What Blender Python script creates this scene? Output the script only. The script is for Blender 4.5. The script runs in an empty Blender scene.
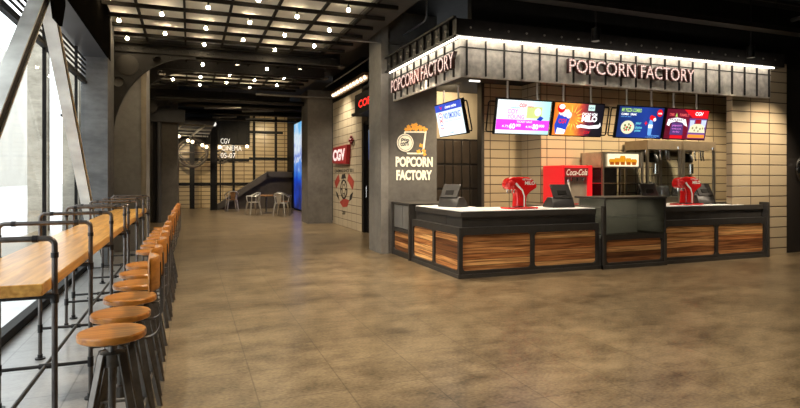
import bpy, bmesh, math, random
from mathutils import Vector, Matrix
random.seed(7)
C = bpy.context.scene.collection
V = Vector
PI = math.pi

# ------------------------------------------------------------------ materials
MATS = {}
def nodes_of(name):
    m = bpy.data.materials.new(name); m.use_nodes = True
    nt = m.node_tree
    return m, nt, nt.nodes['Principled BSDF']
def link(nt, a, b): nt.links.new(a, b)
def mat(name, col, rough=.5, metal=0., var=.12, scale=6., emit=None, es=0., bump=0., spec=.5, coat=0.):
    """plain surface with procedural tone variation"""
    if name in MATS: return MATS[name]
    m, nt, b = nodes_of(name)
    b.inputs['Roughness'].default_value = rough
    b.inputs['Metallic'].default_value = metal
    b.inputs['Specular IOR Level'].default_value = spec
    b.inputs['Coat Weight'].default_value = coat
    tc = nt.nodes.new('ShaderNodeTexCoord'); nz = nt.nodes.new('ShaderNodeTexNoise')
    nz.inputs['Scale'].default_value = scale; nz.inputs['Detail'].default_value = 5
    link(nt, tc.outputs['Object'], nz.inputs['Vector'])
    r = nt.nodes.new('ShaderNodeValToRGB')
    r.color_ramp.elements[0].position = .3; r.color_ramp.elements[1].position = .7
    r.color_ramp.elements[0].color = tuple(c*(1-var) for c in col)+(1,)
    r.color_ramp.elements[1].color = tuple(min(1, c*(1+var)) for c in col)+(1,)
    link(nt, nz.outputs['Fac'], r.inputs['Fac']); link(nt, r.outputs['Color'], b.inputs['Base Color'])
    if bump:
        bp = nt.nodes.new('ShaderNodeBump'); bp.inputs['Strength'].default_value = bump
        link(nt, nz.outputs['Fac'], bp.inputs['Height']); link(nt, bp.outputs['Normal'], b.inputs['Normal'])
    if emit:
        b.inputs['Emission Color'].default_value = tuple(emit)+(1,)
        b.inputs['Emission Strength'].default_value = es
    MATS[name] = m
    return m
def glow(name, col, s=1.0):
    return mat(name, tuple(c*.3 for c in col), .6, emit=col, es=s, var=.02, spec=.1)

def concrete(name, c0, c1, scale=1.2, rough=.7, stripes=False):
    m, nt, b = nodes_of(name); b.inputs['Roughness'].default_value = rough
    b.inputs['Specular IOR Level'].default_value = .3
    tc = nt.nodes.new('ShaderNodeTexCoord')
    n1 = nt.nodes.new('ShaderNodeTexNoise'); n1.inputs['Scale'].default_value = scale; n1.inputs['Detail'].default_value = 8; n1.inputs['Roughness'].default_value = .65
    n2 = nt.nodes.new('ShaderNodeTexNoise'); n2.inputs['Scale'].default_value = scale*9; n2.inputs['Detail'].default_value = 4
    mp = nt.nodes.new('ShaderNodeMapping'); mp.inputs['Scale'].default_value = (1, 1, 2.2 if stripes else 1)
    link(nt, tc.outputs['Object'], mp.inputs['Vector'])
    link(nt, mp.outputs['Vector'], n1.inputs['Vector']); link(nt, mp.outputs['Vector'], n2.inputs['Vector'])
    mx = nt.nodes.new('ShaderNodeMath'); mx.operation = 'MULTIPLY_ADD'; mx.inputs[1].default_value = .3
    link(nt, n2.outputs['Fac'], mx.inputs[0]); link(nt, n1.outputs['Fac'], mx.inputs[2])
    r = nt.nodes.new('ShaderNodeValToRGB'); e = r.color_ramp.elements
    e[0].position = .42; e[0].color = c0+(1,); e[1].position = .85; e[1].color = c1+(1,)
    link(nt, mx.outputs[0], r.inputs['Fac']); link(nt, r.outputs['Color'], b.inputs['Base Color'])
    bp = nt.nodes.new('ShaderNodeBump'); bp.inputs['Strength'].default_value = .12
    link(nt, n2.outputs['Fac'], bp.inputs['Height']); link(nt, bp.outputs['Normal'], b.inputs['Normal'])
    return m

def tile_mat(name, axis, c0, c1, mortar, bw=.5, bh=.2, rough=.35, ph=(0, 0), mw=.011):
    m, nt, b = nodes_of(name); b.inputs['Roughness'].default_value = rough
    tc = nt.nodes.new('ShaderNodeTexCoord'); sp = nt.nodes.new('ShaderNodeSeparateXYZ'); cb = nt.nodes.new('ShaderNodeCombineXYZ')
    gm = nt.nodes.new('ShaderNodeNewGeometry')
    link(nt, gm.outputs['Position'], sp.inputs[0])
    link(nt, sp.outputs['X' if axis == 'x' else 'Y'], cb.inputs['X']); link(nt, sp.outputs['Z'], cb.inputs['Y'])
    mp = nt.nodes.new('ShaderNodeMapping'); mp.inputs['Location'].default_value = (ph[0], ph[1], 0)
    link(nt, cb.outputs[0], mp.inputs['Vector'])
    br = nt.nodes.new('ShaderNodeTexBrick'); br.offset = 0; br.squash = 1
    br.inputs['Scale'].default_value = 1; br.inputs['Brick Width'].default_value = bw; br.inputs['Row Height'].default_value = bh
    br.inputs['Mortar Size'].default_value = mw; br.inputs['Mortar Smooth'].default_value = .3
    br.inputs['Color1'].default_value = c0+(1,); br.inputs['Color2'].default_value = c1+(1,); br.inputs['Mortar'].default_value = mortar+(1,)
    link(nt, mp.outputs[0], br.inputs['Vector'])
    link(nt, br.outputs['Color'], b.inputs['Base Color'])
    bp = nt.nodes.new('ShaderNodeBump'); bp.inputs['Strength'].default_value = .5; bp.inputs['Distance'].default_value = .02; bp.invert = True
    link(nt, br.outputs['Fac'], bp.inputs['Height']); link(nt, bp.outputs['Normal'], b.inputs['Normal'])
    return m

def floor_mat(name, cols, pitch, ph, rough, seam=.55, seamw=.006, spec=.5):
    m, nt, b = nodes_of(name)
    b.inputs['Specular IOR Level'].default_value = spec
    gm = nt.nodes.new('ShaderNodeNewGeometry')
    n1 = nt.nodes.new('ShaderNodeTexNoise'); n1.inputs['Scale'].default_value = 1.4; n1.inputs['Detail'].default_value = 9; n1.inputs['Roughness'].default_value = .62
    n2 = nt.nodes.new('ShaderNodeTexNoise'); n2.inputs['Scale'].default_value = 48; n2.inputs['Detail'].default_value = 3
    n3 = nt.nodes.new('ShaderNodeTexNoise'); n3.inputs['Scale'].default_value = 5.5; n3.inputs['Detail'].default_value = 8; n3.inputs['Roughness'].default_value = .66
    mp = nt.nodes.new('ShaderNodeMapping'); mp.inputs['Scale'].default_value = (.75, 1.3, 1); mp.inputs['Rotation'].default_value = (0, 0, -.25)
    link(nt, gm.outputs['Position'], mp.inputs['Vector'])
    for n in (n1, n2, n3): link(nt, mp.outputs[0], n.inputs['Vector'])
    def mth(op, a, b_):
        k = nt.nodes.new('ShaderNodeMath'); k.operation = op
        for i, x in enumerate((a, b_)):
            if isinstance(x, (int, float)): k.inputs[i].default_value = x
            else: link(nt, x, k.inputs[i])
        return k.outputs[0]
    s = mth('ADD', mth('MULTIPLY', n1.outputs['Fac'], .45), mth('ADD', mth('MULTIPLY', n2.outputs['Fac'], .38), mth('MULTIPLY', n3.outputs['Fac'], .45)))
    r = nt.nodes.new('ShaderNodeValToRGB'); e = r.color_ramp.elements
    e[0].position = .50; e[0].color = cols[0]+(1,); e[1].position = .76; e[1].color = cols[2]+(1,)
    k = e.new(.61); k.color = cols[1]+(1,)
    link(nt, s, r.inputs['Fac'])
    br = nt.nodes.new('ShaderNodeTexBrick'); br.offset = 0
    br.inputs['Scale'].default_value = 1; br.inputs['Brick Width'].default_value = pitch; br.inputs['Row Height'].default_value = pitch
    br.inputs['Mortar Size'].default_value = seamw; br.inputs['Mortar Smooth'].default_value = .4
    br.inputs['Color1'].default_value = (1, 1, 1, 1); br.inputs['Color2'].default_value = (.93, .93, .93, 1)
    br.inputs['Mortar'].default_value = (1-seam,)*3+(1,)
    mq = nt.nodes.new('ShaderNodeMapping'); mq.inputs['Location'].default_value = (-ph[0], -ph[1], 0)
    link(nt, gm.outputs['Position'], mq.inputs['Vector']); link(nt, mq.outputs[0], br.inputs['Vector'])
    mx = nt.nodes.new('ShaderNodeMix'); mx.data_type = 'RGBA'; mx.blend_type = 'MULTIPLY'; mx.inputs[0].default_value = 1
    link(nt, r.outputs['Color'], mx.inputs[6]); link(nt, br.outputs['Color'], mx.inputs[7])
    link(nt, mx.outputs[2], b.inputs['Base Color'])
    b.inputs['Roughness'].default_value = rough
    return m

def wood_mat(name, c0, c1, along='y', rough=.4, plank=0, ring=14., across='x'):
    """streaky timber; plank>0 breaks it into boards of that width across"""
    m, nt, b = nodes_of(name); b.inputs['Roughness'].default_value = rough
    tc = nt.nodes.new('ShaderNodeTexCoord'); mp = nt.nodes.new('ShaderNodeMapping')
    sc = {'x': (1, ring, ring), 'y': (ring, 1, ring), 'z': (ring, ring, 1)}[along]
    mp.inputs['Scale'].default_value = sc
    nz = nt.nodes.new('ShaderNodeTexNoise'); nz.inputs['Scale'].default_value = 1.6; nz.inputs['Detail'].default_value = 6; nz.inputs['Distortion'].default_value = .5
    src = tc.outputs['Object']
    if plank:
        sp = nt.nodes.new('ShaderNodeSeparateXYZ'); link(nt, src, sp.inputs[0])
        d = nt.nodes.new('ShaderNodeMath'); d.operation = 'DIVIDE'; d.inputs[1].default_value = plank
        link(nt, sp.outputs[across.upper()], d.inputs[0])
        fl = nt.nodes.new('ShaderNodeMath'); fl.operation = 'FLOOR'; link(nt, d.outputs[0], fl.inputs[0])
        oi = nt.nodes.new('ShaderNodeObjectInfo')
        ad = nt.nodes.new('ShaderNodeMath'); ad.operation = 'MULTIPLY_ADD'; ad.inputs[1].default_value = 91.7
        link(nt, oi.outputs['Random'], ad.inputs[0]); link(nt, fl.outputs[0], ad.inputs[2])
        wn = nt.nodes.new('ShaderNodeTexWhiteNoise'); wn.noise_dimensions = '1D'; link(nt, ad.outputs[0], wn.inputs['W'])
        va = nt.nodes.new('ShaderNodeVectorMath'); va.operation = 'MULTIPLY_ADD'
        link(nt, wn.outputs['Color'], va.inputs[0]); va.inputs[1].default_value = (7, 7, 7); link(nt, src, va.inputs[2])
        src = va.outputs[0]
    link(nt, src, mp.inputs['Vector']); link(nt, mp.outputs[0], nz.inputs['Vector'])
    r = nt.nodes.new('ShaderNodeValToRGB'); e = r.color_ramp.elements
    e[0].position = .34; e[0].color = c0+(1,); e[1].position = .66; e[1].color = c1+(1,)
    link(nt, nz.outputs['Fac'], r.inputs['Fac'])
    out = r.outputs['Color']
    if plank:
        r2 = nt.nodes.new('ShaderNodeValToRGB'); e = r2.color_ramp.elements; r2.color_ramp.interpolation = 'CONSTANT'
        e[0].position = 0; e[0].color = (.30, .20, .15, 1); e[1].position = .16; e[1].color = (.95, .80, .66, 1)
        for p, c in ((.36, (1.15, 1.0, .85, 1)), (.54, (.55, .40, .31, 1)), (.66, (1.45, 1.45, 1.3, 1)), (.84, (.85, .62, .46, 1))):
            k = e.new(p); k.color = c
        link(nt, wn.outputs['Value'], r2.inputs['Fac'])
        mx = nt.nodes.new('ShaderNodeMix'); mx.data_type = 'RGBA'; mx.blend_type = 'MULTIPLY'; mx.inputs[0].default_value = 1
        link(nt, out, mx.inputs[6]); link(nt, r2.outputs['Color'], mx.inputs[7])
        fr = nt.nodes.new('ShaderNodeMath'); fr.operation = 'FRACT'; link(nt, d.outputs[0], fr.inputs[0])
        gt = nt.nodes.new('ShaderNodeMath'); gt.operation = 'GREATER_THAN'; gt.inputs[1].default_value = .07; link(nt, fr.outputs[0], gt.inputs[0])
        mm = nt.nodes.new('ShaderNodeMix'); mm.data_type = 'RGBA'
        link(nt, gt.outputs[0], mm.inputs[0]); mm.inputs[6].default_value = (.012, .008, .005, 1); link(nt, mx.outputs[2], mm.inputs[7])
        out = mm.outputs[2]
    link(nt, out, b.inputs['Base Color'])
    return m

def glass_mat(name, tint=(1, 1, 1), refl=.08, rough=.02):
    m = bpy.data.materials.new(name); m.use_nodes = True; nt = m.node_tree; nt.nodes.clear()
    o = nt.nodes.new('ShaderNodeOutputMaterial'); t = nt.nodes.new('ShaderNodeBsdfTransparent'); g = nt.nodes.new('ShaderNodeBsdfGlossy')
    t.inputs['Color'].default_value = tint+(1,); g.inputs['Roughness'].default_value = rough
    f = nt.nodes.new('ShaderNodeLayerWeight'); f.inputs['Blend'].default_value = .35
    p = nt.nodes.new('ShaderNodeMath'); p.operation = 'POWER'; p.inputs[1].default_value = 4; link(nt, f.outputs['Facing'], p.inputs[0])
    a = nt.nodes.new('ShaderNodeMath'); a.operation = 'MULTIPLY_ADD'; a.inputs[1].default_value = .25; a.inputs[2].default_value = refl*.3; a.use_clamp = True
    link(nt, p.outputs[0], a.inputs[0])
    mx = nt.nodes.new('ShaderNodeMixShader'); link(nt, a.outputs[0], mx.inputs[0]); link(nt, t.outputs[0], mx.inputs[1]); link(nt, g.outputs[0], mx.inputs[2])
    link(nt, mx.outputs[0], o.inputs['Surface'])
    return m

def gradient_glow(name, stops, axis='X', lo=0., hi=1., s=1.2, noise=0., scale=6.):
    """a lit display whose colours run along one object axis"""
    m, nt, b = nodes_of(name)
    b.inputs['Base Color'].default_value = (.02, .02, .02, 1); b.inputs['Roughness'].default_value = .3
    tc = nt.nodes.new('ShaderNodeTexCoord'); sp = nt.nodes.new('ShaderNodeSeparateXYZ'); link(nt, tc.outputs['Object'], sp.inputs[0])
    mr = nt.nodes.new('ShaderNodeMapRange'); mr.inputs['From Min'].default_value = lo; mr.inputs['From Max'].default_value = hi
    link(nt, sp.outputs[axis], mr.inputs['Value'])
    nz = nt.nodes.new('ShaderNodeTexNoise'); nz.inputs['Scale'].default_value = scale; nz.inputs['Detail'].default_value = 3; link(nt, tc.outputs['Object'], nz.inputs['Vector'])
    k = nt.nodes.new('ShaderNodeMath'); k.operation = 'MULTIPLY_ADD'; k.inputs[1].default_value = noise
    link(nt, nz.outputs['Fac'], k.inputs[0])
    k2 = nt.nodes.new('ShaderNodeMath'); k2.operation = 'SUBTRACT'; k2.inputs[1].default_value = noise*.5
    link(nt, mr.outputs[0], k2.inputs[0]); link(nt, k2.outputs[0], k.inputs[2])
    r = nt.nodes.new('ShaderNodeValToRGB'); e = r.color_ramp.elements
    e[0].position = stops[0][0]; e[0].color = stops[0][1]+(1,); e[1].position = stops[-1][0]; e[1].color = stops[-1][1]+(1,)
    for p, c in stops[1:-1]:
        q = e.new(p); q.color = c+(1,)
    link(nt, k.outputs[0], r.inputs['Fac']); link(nt, r.outputs['Color'], b.inputs['Emission Color'])
    b.inputs['Emission Strength'].default_value = s
    return m

def S(r, g, b):
    f = lambda c: (c/255/12.92) if c/255 <= .04045 else ((c/255+.055)/1.055)**2.4
    return (f(r), f(g), f(b))

M = dict(
    black=mat('black paint', (.010, .009, .008), .6, var=.2, spec=.15),
    ceil_black=mat('black ceiling', (.010, .009, .008), .8, var=.3),
    dark_steel=mat('dark steel', (.013, .011, .010), .42, .55, var=.25, scale=9),
    joist=mat('joist steel', (.009, .0075, .006), .8, .0, var=.25, spec=.15),
    rivet_steel=mat('riveted steel plate', (.021, .018, .016), .55, .25, var=.3, scale=4),
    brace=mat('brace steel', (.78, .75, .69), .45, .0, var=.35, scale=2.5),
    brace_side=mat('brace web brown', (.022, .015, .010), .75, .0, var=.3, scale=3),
    pipe=mat('iron pipe', (.12, .105, .095), .36, .8, var=.25, scale=20),
    pipe_dark=mat('black iron fitting', (.03, .028, .027), .42, .6, var=.25, scale=20),
    leg_steel=mat('stool steel', (.14, .125, .11), .36, .8, var=.3, scale=12),
    grey_steel=mat('grey header steel', (.09, .09, .095), .35, .5, var=.15, scale=2),
    panel=mat('ceiling panel', (.42, .41, .385), .8, var=.1, scale=2),
    soffit=mat('soffit board', (.045, .04, .035), .8, var=.15),
    counter_dark=mat('counter black laminate', (.042, .037, .032), .45, var=.2, scale=5),
    counter_frame=mat('counter steel frame', (.034, .031, .028), .45, .1, var=.2, scale=7),
    white_top=mat('white worktop', (.82, .80, .76), .25, var=.03, emit=(1, .95, .85), es=.10),  # slight self-glow added to brighten the worktop
    fascia=mat('brushed fascia panel', (.50, .46, .40), .5, .15, var=.3, scale=10, bump=.1),
    led=glow('led strip', (1, .90, .76), 8.),
    rib=mat('fascia rib', (.03, .027, .024), .5, .3),
    rod=mat('hanging rod', (.62, .57, .50), .45, .0),
    plaster=mat('warm plaster', (.42, .35, .25), .8, var=.08, scale=2),
    red=mat('glossy red', (.62, .012, .012), .18, var=.05, coat=.5),
    red_matte=mat('cooler red', (.75, .012, .02), .3, var=.04, emit=(1, .02, .03), es=.28),  # self-glow added to keep the cabinet sides bright red
    chrome=mat('chrome', (.75, .73, .70), .15, 1., var=.05),
    stainless=mat('stainless steel', (.45, .41, .35), .28, .9, var=.12, scale=8),
    pos=mat('terminal plastic', (.022, .020, .019), .42, var=.1),
    white_paint=mat('white print', (.85, .84, .80), .6, var=.02),
    screen_off=mat('dark glass screen', (.015, .016, .018), .15, var=.1),
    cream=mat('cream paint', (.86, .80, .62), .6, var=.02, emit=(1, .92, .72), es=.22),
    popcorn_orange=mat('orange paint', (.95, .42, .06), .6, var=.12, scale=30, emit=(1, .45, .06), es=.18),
    ink=mat('black ink', (.02, .018, .016), .6),
    red_ink=mat('red ink', (.34, .045, .03), .6),
    bulb=glow('lit bulb', (1, .80, .50), 125.),
    bulb_far=glow('lit marquee bulb', (1, .80, .52), 4.),
    lens=glow('downlight lens', (1, .82, .58), 9.),
    chair_metal=mat('galvanised metal', (.74, .71, .66), .35, .7, var=.15, scale=10),
    chair_dark=mat('dull metal', (.25, .24, .22), .4, .7, var=.15, scale=10),
    glass=glass_mat('clear glass', (.97, .985, .98)),
    dim_glass=glass_mat('smoked glass', (.62, .62, .58), .25),
    pale_wall=mat('pale outside wall', (.36, .345, .31), .9, var=.08, scale=.25),
    outside=mat('outside paving', (.55, .56, .58), .5, var=.1, scale=1.5),
    lattice=mat('pale lattice wood', (.50, .46, .38), .7, var=.15),
)
M['concrete'] = concrete('grey concrete', (.135, .125, .112), (.24, .225, .20))
M['concrete_dark'] = concrete('dark concrete', (.085, .078, .071), (.165, .153, .138))
M['concrete_cool'] = concrete('cool concrete', (.05, .05, .05), (.15, .15, .148), scale=.9, stripes=True)
M['concrete_pale'] = concrete('pale outside concrete', (.17, .152, .12), (.36, .335, .28), scale=1.1, stripes=True)
M['tile_x'] = tile_mat('beige block tile', 'x', (.46, .365, .235), (.41, .32, .20), (.07, .048, .03), .5, .2, ph=(.1, .07))
M['tile_y'] = tile_mat('beige block tile side', 'y', (.46, .38, .265), (.43, .35, .24), (.10, .07, .045), .5, .2, ph=(.1, .07))
M['tile_back'] = tile_mat('back wall block tile', 'x', (.42, .315, .175), (.36, .27, .15), (.09, .058, .03), .5, .2, mw=.02)
M['tile_hall'] = tile_mat('hall block tile', 'y', (.50, .43, .31), (.46, .39, .28), (.13, .09, .055), .5, .23)
M['floor'] = floor_mat('polished brown concrete', ((.042, .029, .015), (.132, .095, .052), (.245, .183, .105)), .61, (.43, 3.81), .285, seam=.45, seamw=.006)
M['floor_grey'] = floor_mat('grey floor tile', ((.17, .168, .166), (.24, .238, .234), (.30, .298, .29)), .61, (.43, 3.81), .285, seam=.4, seamw=.007)  # same seam grid as the brown floor, coloured pale grey
M['table_wood'] = wood_mat('oiled oak', (.42, .175, .028), (.74, .39, .085), 'y', .28, ring=16)
M['seat_wood'] = wood_mat('stool oak', (.32, .105, .012), (.56, .225, .034), 'x', .3, ring=22)
M['back_wood'] = wood_mat('stool back oak', (.34, .115, .013), (.56, .22, .034), 'y', .35, ring=22)
M['plank_x'] = wood_mat('reclaimed planks', (.20, .078, .026), (.66, .36, .15), 'x', .5, plank=.088, ring=24, across='z')
M['plank_y'] = wood_mat('reclaimed planks side', (.22, .085, .028), (.74, .42, .17), 'y', .5, plank=.088, ring=24, across='z')
M['cafe_wood'] = wood_mat('cafe wood', (.22, .10, .03), (.40, .20, .07), 'x', .45, ring=14)

# ------------------------------------------------------------------ mesh builder
class MB:
    def __init__(s): s.bm = bmesh.new()
    def _merge(s, tmp):
        me = bpy.data.meshes.new('t'); tmp.to_mesh(me); tmp.free(); s.bm.from_mesh(me); bpy.data.meshes.remove(me)
    def box(s, x0, x1, y0, y1, z0, z1, bev=0., seg=2):
        t = bmesh.new(); bmesh.ops.create_cube(t, size=1)
        for v in t.verts: v.co = V(((x0+x1)/2+v.co.x*(x1-x0), (y0+y1)/2+v.co.y*(y1-y0), (z0+z1)/2+v.co.z*(z1-z0)))
        if bev: bmesh.ops.bevel(t, geom=t.edges[:], offset=bev, segments=seg, affect='EDGES', profile=.5)
        s._merge(t); return s
    def bar(s, p, q, w, h, up=(0, 0, 1), bev=0.):
        """rectangular bar from p to q; w along side, h along up"""
        p, q = V(p), V(q); d = (q-p); L = d.length; d.normalize(); u = V(up); sd = d.cross(u).normalized(); u = sd.cross(d).normalized()
        t = bmesh.new(); bmesh.ops.create_cube(t, size=1); mid = (p+q)/2
        for v in t.verts: v.co = mid+d*(v.co.x*L)+sd*(v.co.y*w)+u*(v.co.z*h)
        if bev: bmesh.ops.bevel(t, geom=t.edges[:], offset=bev, segments=1, affect='EDGES')
        bmesh.ops.recalc_face_normals(t, faces=t.faces[:])
        s._merge(t); return s
    def cyl(s, p, q, r, r2=None, n=14, cap=True):
        p, q = V(p), V(q); r2 = r if r2 is None else r2
        d = (q-p).normalized(); a = V((0, 0, 1)) if abs(d.z) < .9 else V((1, 0, 0)); u = d.cross(a).normalized(); w = d.cross(u)
        b = s.bm; A = []; B = []
        for i in range(n):
            k = 2*PI*i/n; o = u*math.cos(k)+w*math.sin(k)
            A.append(b.verts.new(p+o*r)); B.append(b.verts.new(q+o*r2))
        fs = [b.faces.new((A[i], A[(i+1) % n], B[(i+1) % n], B[i])) for i in range(n)]
        if cap: fs += [b.faces.new(A[::-1]), b.faces.new(B)]
        bmesh.ops.recalc_face_normals(b, faces=fs); return s
    def tube(s, pts, r, n=10, closed=False):
        pts = [V(p) for p in pts]; b = s.bm; rings = []; N = len(pts); pu = None
        for i, p in enumerate(pts):
            a = pts[i-1] if (i or closed) else p; c = pts[(i+1) % N] if (i < N-1 or closed) else p
            d = (c-a).normalized()
            if pu is None: pu = d.orthogonal().normalized()
            pu = (pu-d*pu.dot(d)).normalized(); w = d.cross(pu)
            rings.append([b.verts.new(p+(pu*math.cos(2*PI*j/n)+w*math.sin(2*PI*j/n))*r) for j in range(n)])
        fs = []
        for i in range(N if closed else N-1):
            A, B = rings[i], rings[(i+1) % N]
            fs += [b.faces.new((A[j], A[(j+1) % n], B[(j+1) % n], B[j])) for j in range(n)]
        if not closed: fs += [b.faces.new(rings[0][::-1]), b.faces.new(rings[-1])]
        bmesh.ops.recalc_face_normals(b, faces=fs); return s
    def prism(s, poly, o, u, v, depth, bev=0., seg=2):
        """polygon in the u,v plane at o, thickened along u x v by depth"""
        o, u, v = V(o), V(u), V(v); n = u.cross(v).normalized()
        t = bmesh.new(); A = [t.verts.new(o+u*a+v*c) for a, c in poly]
        if depth == 0: t.faces.new(A)
        else:
            B = [t.verts.new(x.co+n*depth) for x in A]; N = len(A)
            t.faces.new(A[::-1]); t.faces.new(B)
            for i in range(N): t.faces.new((A[i], A[(i+1) % N], B[(i+1) % N], B[i]))
            bmesh.ops.recalc_face_normals(t, faces=t.faces[:])
            if bev: bmesh.ops.bevel(t, geom=t.edges[:], offset=bev, segments=seg, affect='EDGES', profile=.5)
        s._merge(t); return s
    def lathe(s, prof, c, axis='z', n=24):
        """profile of (radius, height) about an axis through c"""
        c = V(c); b = s.bm; R = []
        ax = {'z': (V((1, 0, 0)), V((0, 1, 0)), V((0, 0, 1))), 'y': (V((1, 0, 0)), V((0, 0, 1)), V((0, -1, 0))), 'x': (V((0, 1, 0)), V((0, 0, 1)), V((1, 0, 0)))}[axis]
        for r, h in prof:
            R.append([b.verts.new(c+ax[0]*math.cos(2*PI*i/n)*max(r, 1e-4)+ax[1]*math.sin(2*PI*i/n)*max(r, 1e-4)+ax[2]*h) for i in range(n)])
        fs = []
        for A, B in zip(R, R[1:]): fs += [b.faces.new((A[i], A[(i+1) % n], B[(i+1) % n], B[i])) for i in range(n)]
        if prof[0][0] > 1e-3: fs.append(b.faces.new(R[0][::-1]))
        if prof[-1][0] > 1e-3: fs.append(b.faces.new(R[-1]))
        bmesh.ops.recalc_face_normals(b, faces=fs); return s
    def sphere(s, c, r, seg=12, sc=(1, 1, 1)):
        t = bmesh.new(); bmesh.ops.create_uvsphere(t, u_segments=seg, v_segments=max(6, seg*2//3), radius=r)
        for v in t.verts: v.co = V(c)+V((v.co.x*sc[0], v.co.y*sc[1], v.co.z*sc[2]))
        s._merge(t); return s
    def mesh(s, me, mtx):
        t = bmesh.new(); t.from_mesh(me); t.transform(mtx); s._merge(t); return s
    def ring(s, c, R, r, u, v, n=32, m=8):
        c, u, v = V(c), V(u), V(v)
        return s.tube([c+u*R*math.cos(2*PI*i/n)+v*R*math.sin(2*PI*i/n) for i in range(n)], r, m, True)
    def build(s, name, m, parent=None, origin=None, smooth=True):
        """link as one object; its local frame sits at origin (the parent's by default, else the base of its own bounds)"""
        if parent is not None: o0 = ORG[parent.name]
        elif origin is not None: o0 = V(origin)
        else:
            xs = [v.co for v in s.bm.verts]; lo = [min(c[i] for c in xs) for i in range(3)]; hi = [max(c[i] for c in xs) for i in range(3)]
            o0 = V(((lo[0]+hi[0])/2, (lo[1]+hi[1])/2, lo[2]))
        bmesh.ops.translate(s.bm, verts=s.bm.verts[:], vec=-o0)
        me = bpy.data.meshes.new(name); s.bm.to_mesh(me); s.bm.free()
        if smooth:
            me.polygons.foreach_set('use_smooth', [True]*len(me.polygons)); me.set_sharp_from_angle(angle=math.radians(38))
        me.materials.append(m)
        o = bpy.data.objects.new(name, me); C.objects.link(o)
        if parent is not None: o.parent = parent
        else: o.location = o0
        ORG[o.name] = o0
        return o
ORG = {}
def tag(o, label=None, cat=None, group=None, kind=None):
    if label: o['label'] = label
    if cat: o['category'] = cat
    if group: o['group'] = group
    if kind: o['kind'] = kind
    return o
def thing(name, label, cat, loc=(0, 0, 0), group=None, kind=None):
    o = bpy.data.objects.new(name, None); C.objects.link(o); o.location = loc; o.empty_display_size = .1
    ORG[o.name] = V(loc)
    return tag(o, label, cat, group, kind)
def dup(root, loc, label, rz=None):
    r = root.copy(); C.objects.link(r); r.location = loc; r['label'] = label
    if rz is not None: r.rotation_euler = (0, 0, rz)
    for ch in list(root.children):
        c = ch.copy(); C.objects.link(c); c.parent = r
        for g in ch.children:
            d = g.copy(); C.objects.link(d); d.parent = c
    return r
def struct(name, mb, m, label, cat, parent=None, smooth=False):
    o = mb.build(name, m, parent, smooth=smooth)
    if parent is None: tag(o, label, cat, kind='structure')
    return o
def rod_arc(c, R, a0, a1, u, v, n=6):
    c, u, v = V(c), V(u), V(v)
    return [c+u*R*math.cos(a0+(a1-a0)*i/n)+v*R*math.sin(a0+(a1-a0)*i/n) for i in range(n+1)]
def plate_mesh(loops, depth):
    """flat plate from an outer loop and hole loops, thickened"""
    cu = bpy.data.curves.new('p', 'CURVE'); cu.dimensions = '2D'; cu.fill_mode = 'BOTH'; cu.extrude = depth/2
    for lp in loops:
        sp = cu.splines.new('POLY'); sp.points.add(len(lp)-1); sp.use_cyclic_u = True
        for p, (a, b) in zip(sp.points, lp): p.co = (a, b, 0, 1)
    ob = bpy.data.objects.new('p', cu); me = bpy.data.meshes.new_from_object(ob)
    bpy.data.objects.remove(ob); bpy.data.curves.remove(cu); return me
def text_mesh(txt, ext=0., bold=0., shear=0., spacing=1.):
    cu = bpy.data.curves.new('t', 'FONT'); cu.body = txt; cu.size = 1; cu.extrude = ext; cu.offset = bold; cu.shear = shear
    cu.space_character = spacing; cu.resolution_u = 3; cu.fill_mode = 'BOTH' if ext else 'FRONT'
    ob = bpy.data.objects.new('t', cu); me = bpy.data.meshes.new_from_object(ob)
    bpy.data.objects.remove(ob); bpy.data.curves.remove(cu); return me
def put_text(mb, txt, o, u, v, w=None, h=None, ext=0., bold=0., shear=0., align='l'):
    """lettering with its box corner (or centre) at o; w, h force its size"""
    me = text_mesh(txt, ext, bold, shear); u, v = V(u).normalized(), V(v).normalized(); n = u.cross(v)
    xs = [x.co.x for x in me.vertices]; ys = [x.co.y for x in me.vertices]
    x0, x1, y0, y1 = min(xs), max(xs), min(ys), max(ys)
    if w is None: sx = sy = h/(y1-y0)
    elif h is None: sx = sy = w/(x1-x0)
    else: sx, sy = w/(x1-x0), h/(y1-y0)
    ox = x0 if align == 'l' else (x0+x1)/2; oy = y0 if align == 'l' else (y0+y1)/2
    b = Matrix((u*sx, v*sy, n*1.)).transposed().to_4x4(); b.translation = V(o)-u*(ox*sx)-v*(oy*sy)
    mb.mesh(me, b); bpy.data.meshes.remove(me); return mb
def rrect(x0, x1, y0, y1, r, n=5):
    P = []
    for cx, cy, a in ((x1-r, y1-r, 0), (x0+r, y1-r, PI/2), (x0+r, y0+r, PI), (x1-r, y0+r, 3*PI/2)):
        P += [(cx+r*math.cos(a+PI/2*i/n), cy+r*math.sin(a+PI/2*i/n)) for i in range(n+1)]
    return P
def circ(cx, cy, r, n=28, sx=1.): return [(cx+r*sx*math.cos(2*PI*i/n), cy+r*math.sin(2*PI*i/n)) for i in range(n)]

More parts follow.
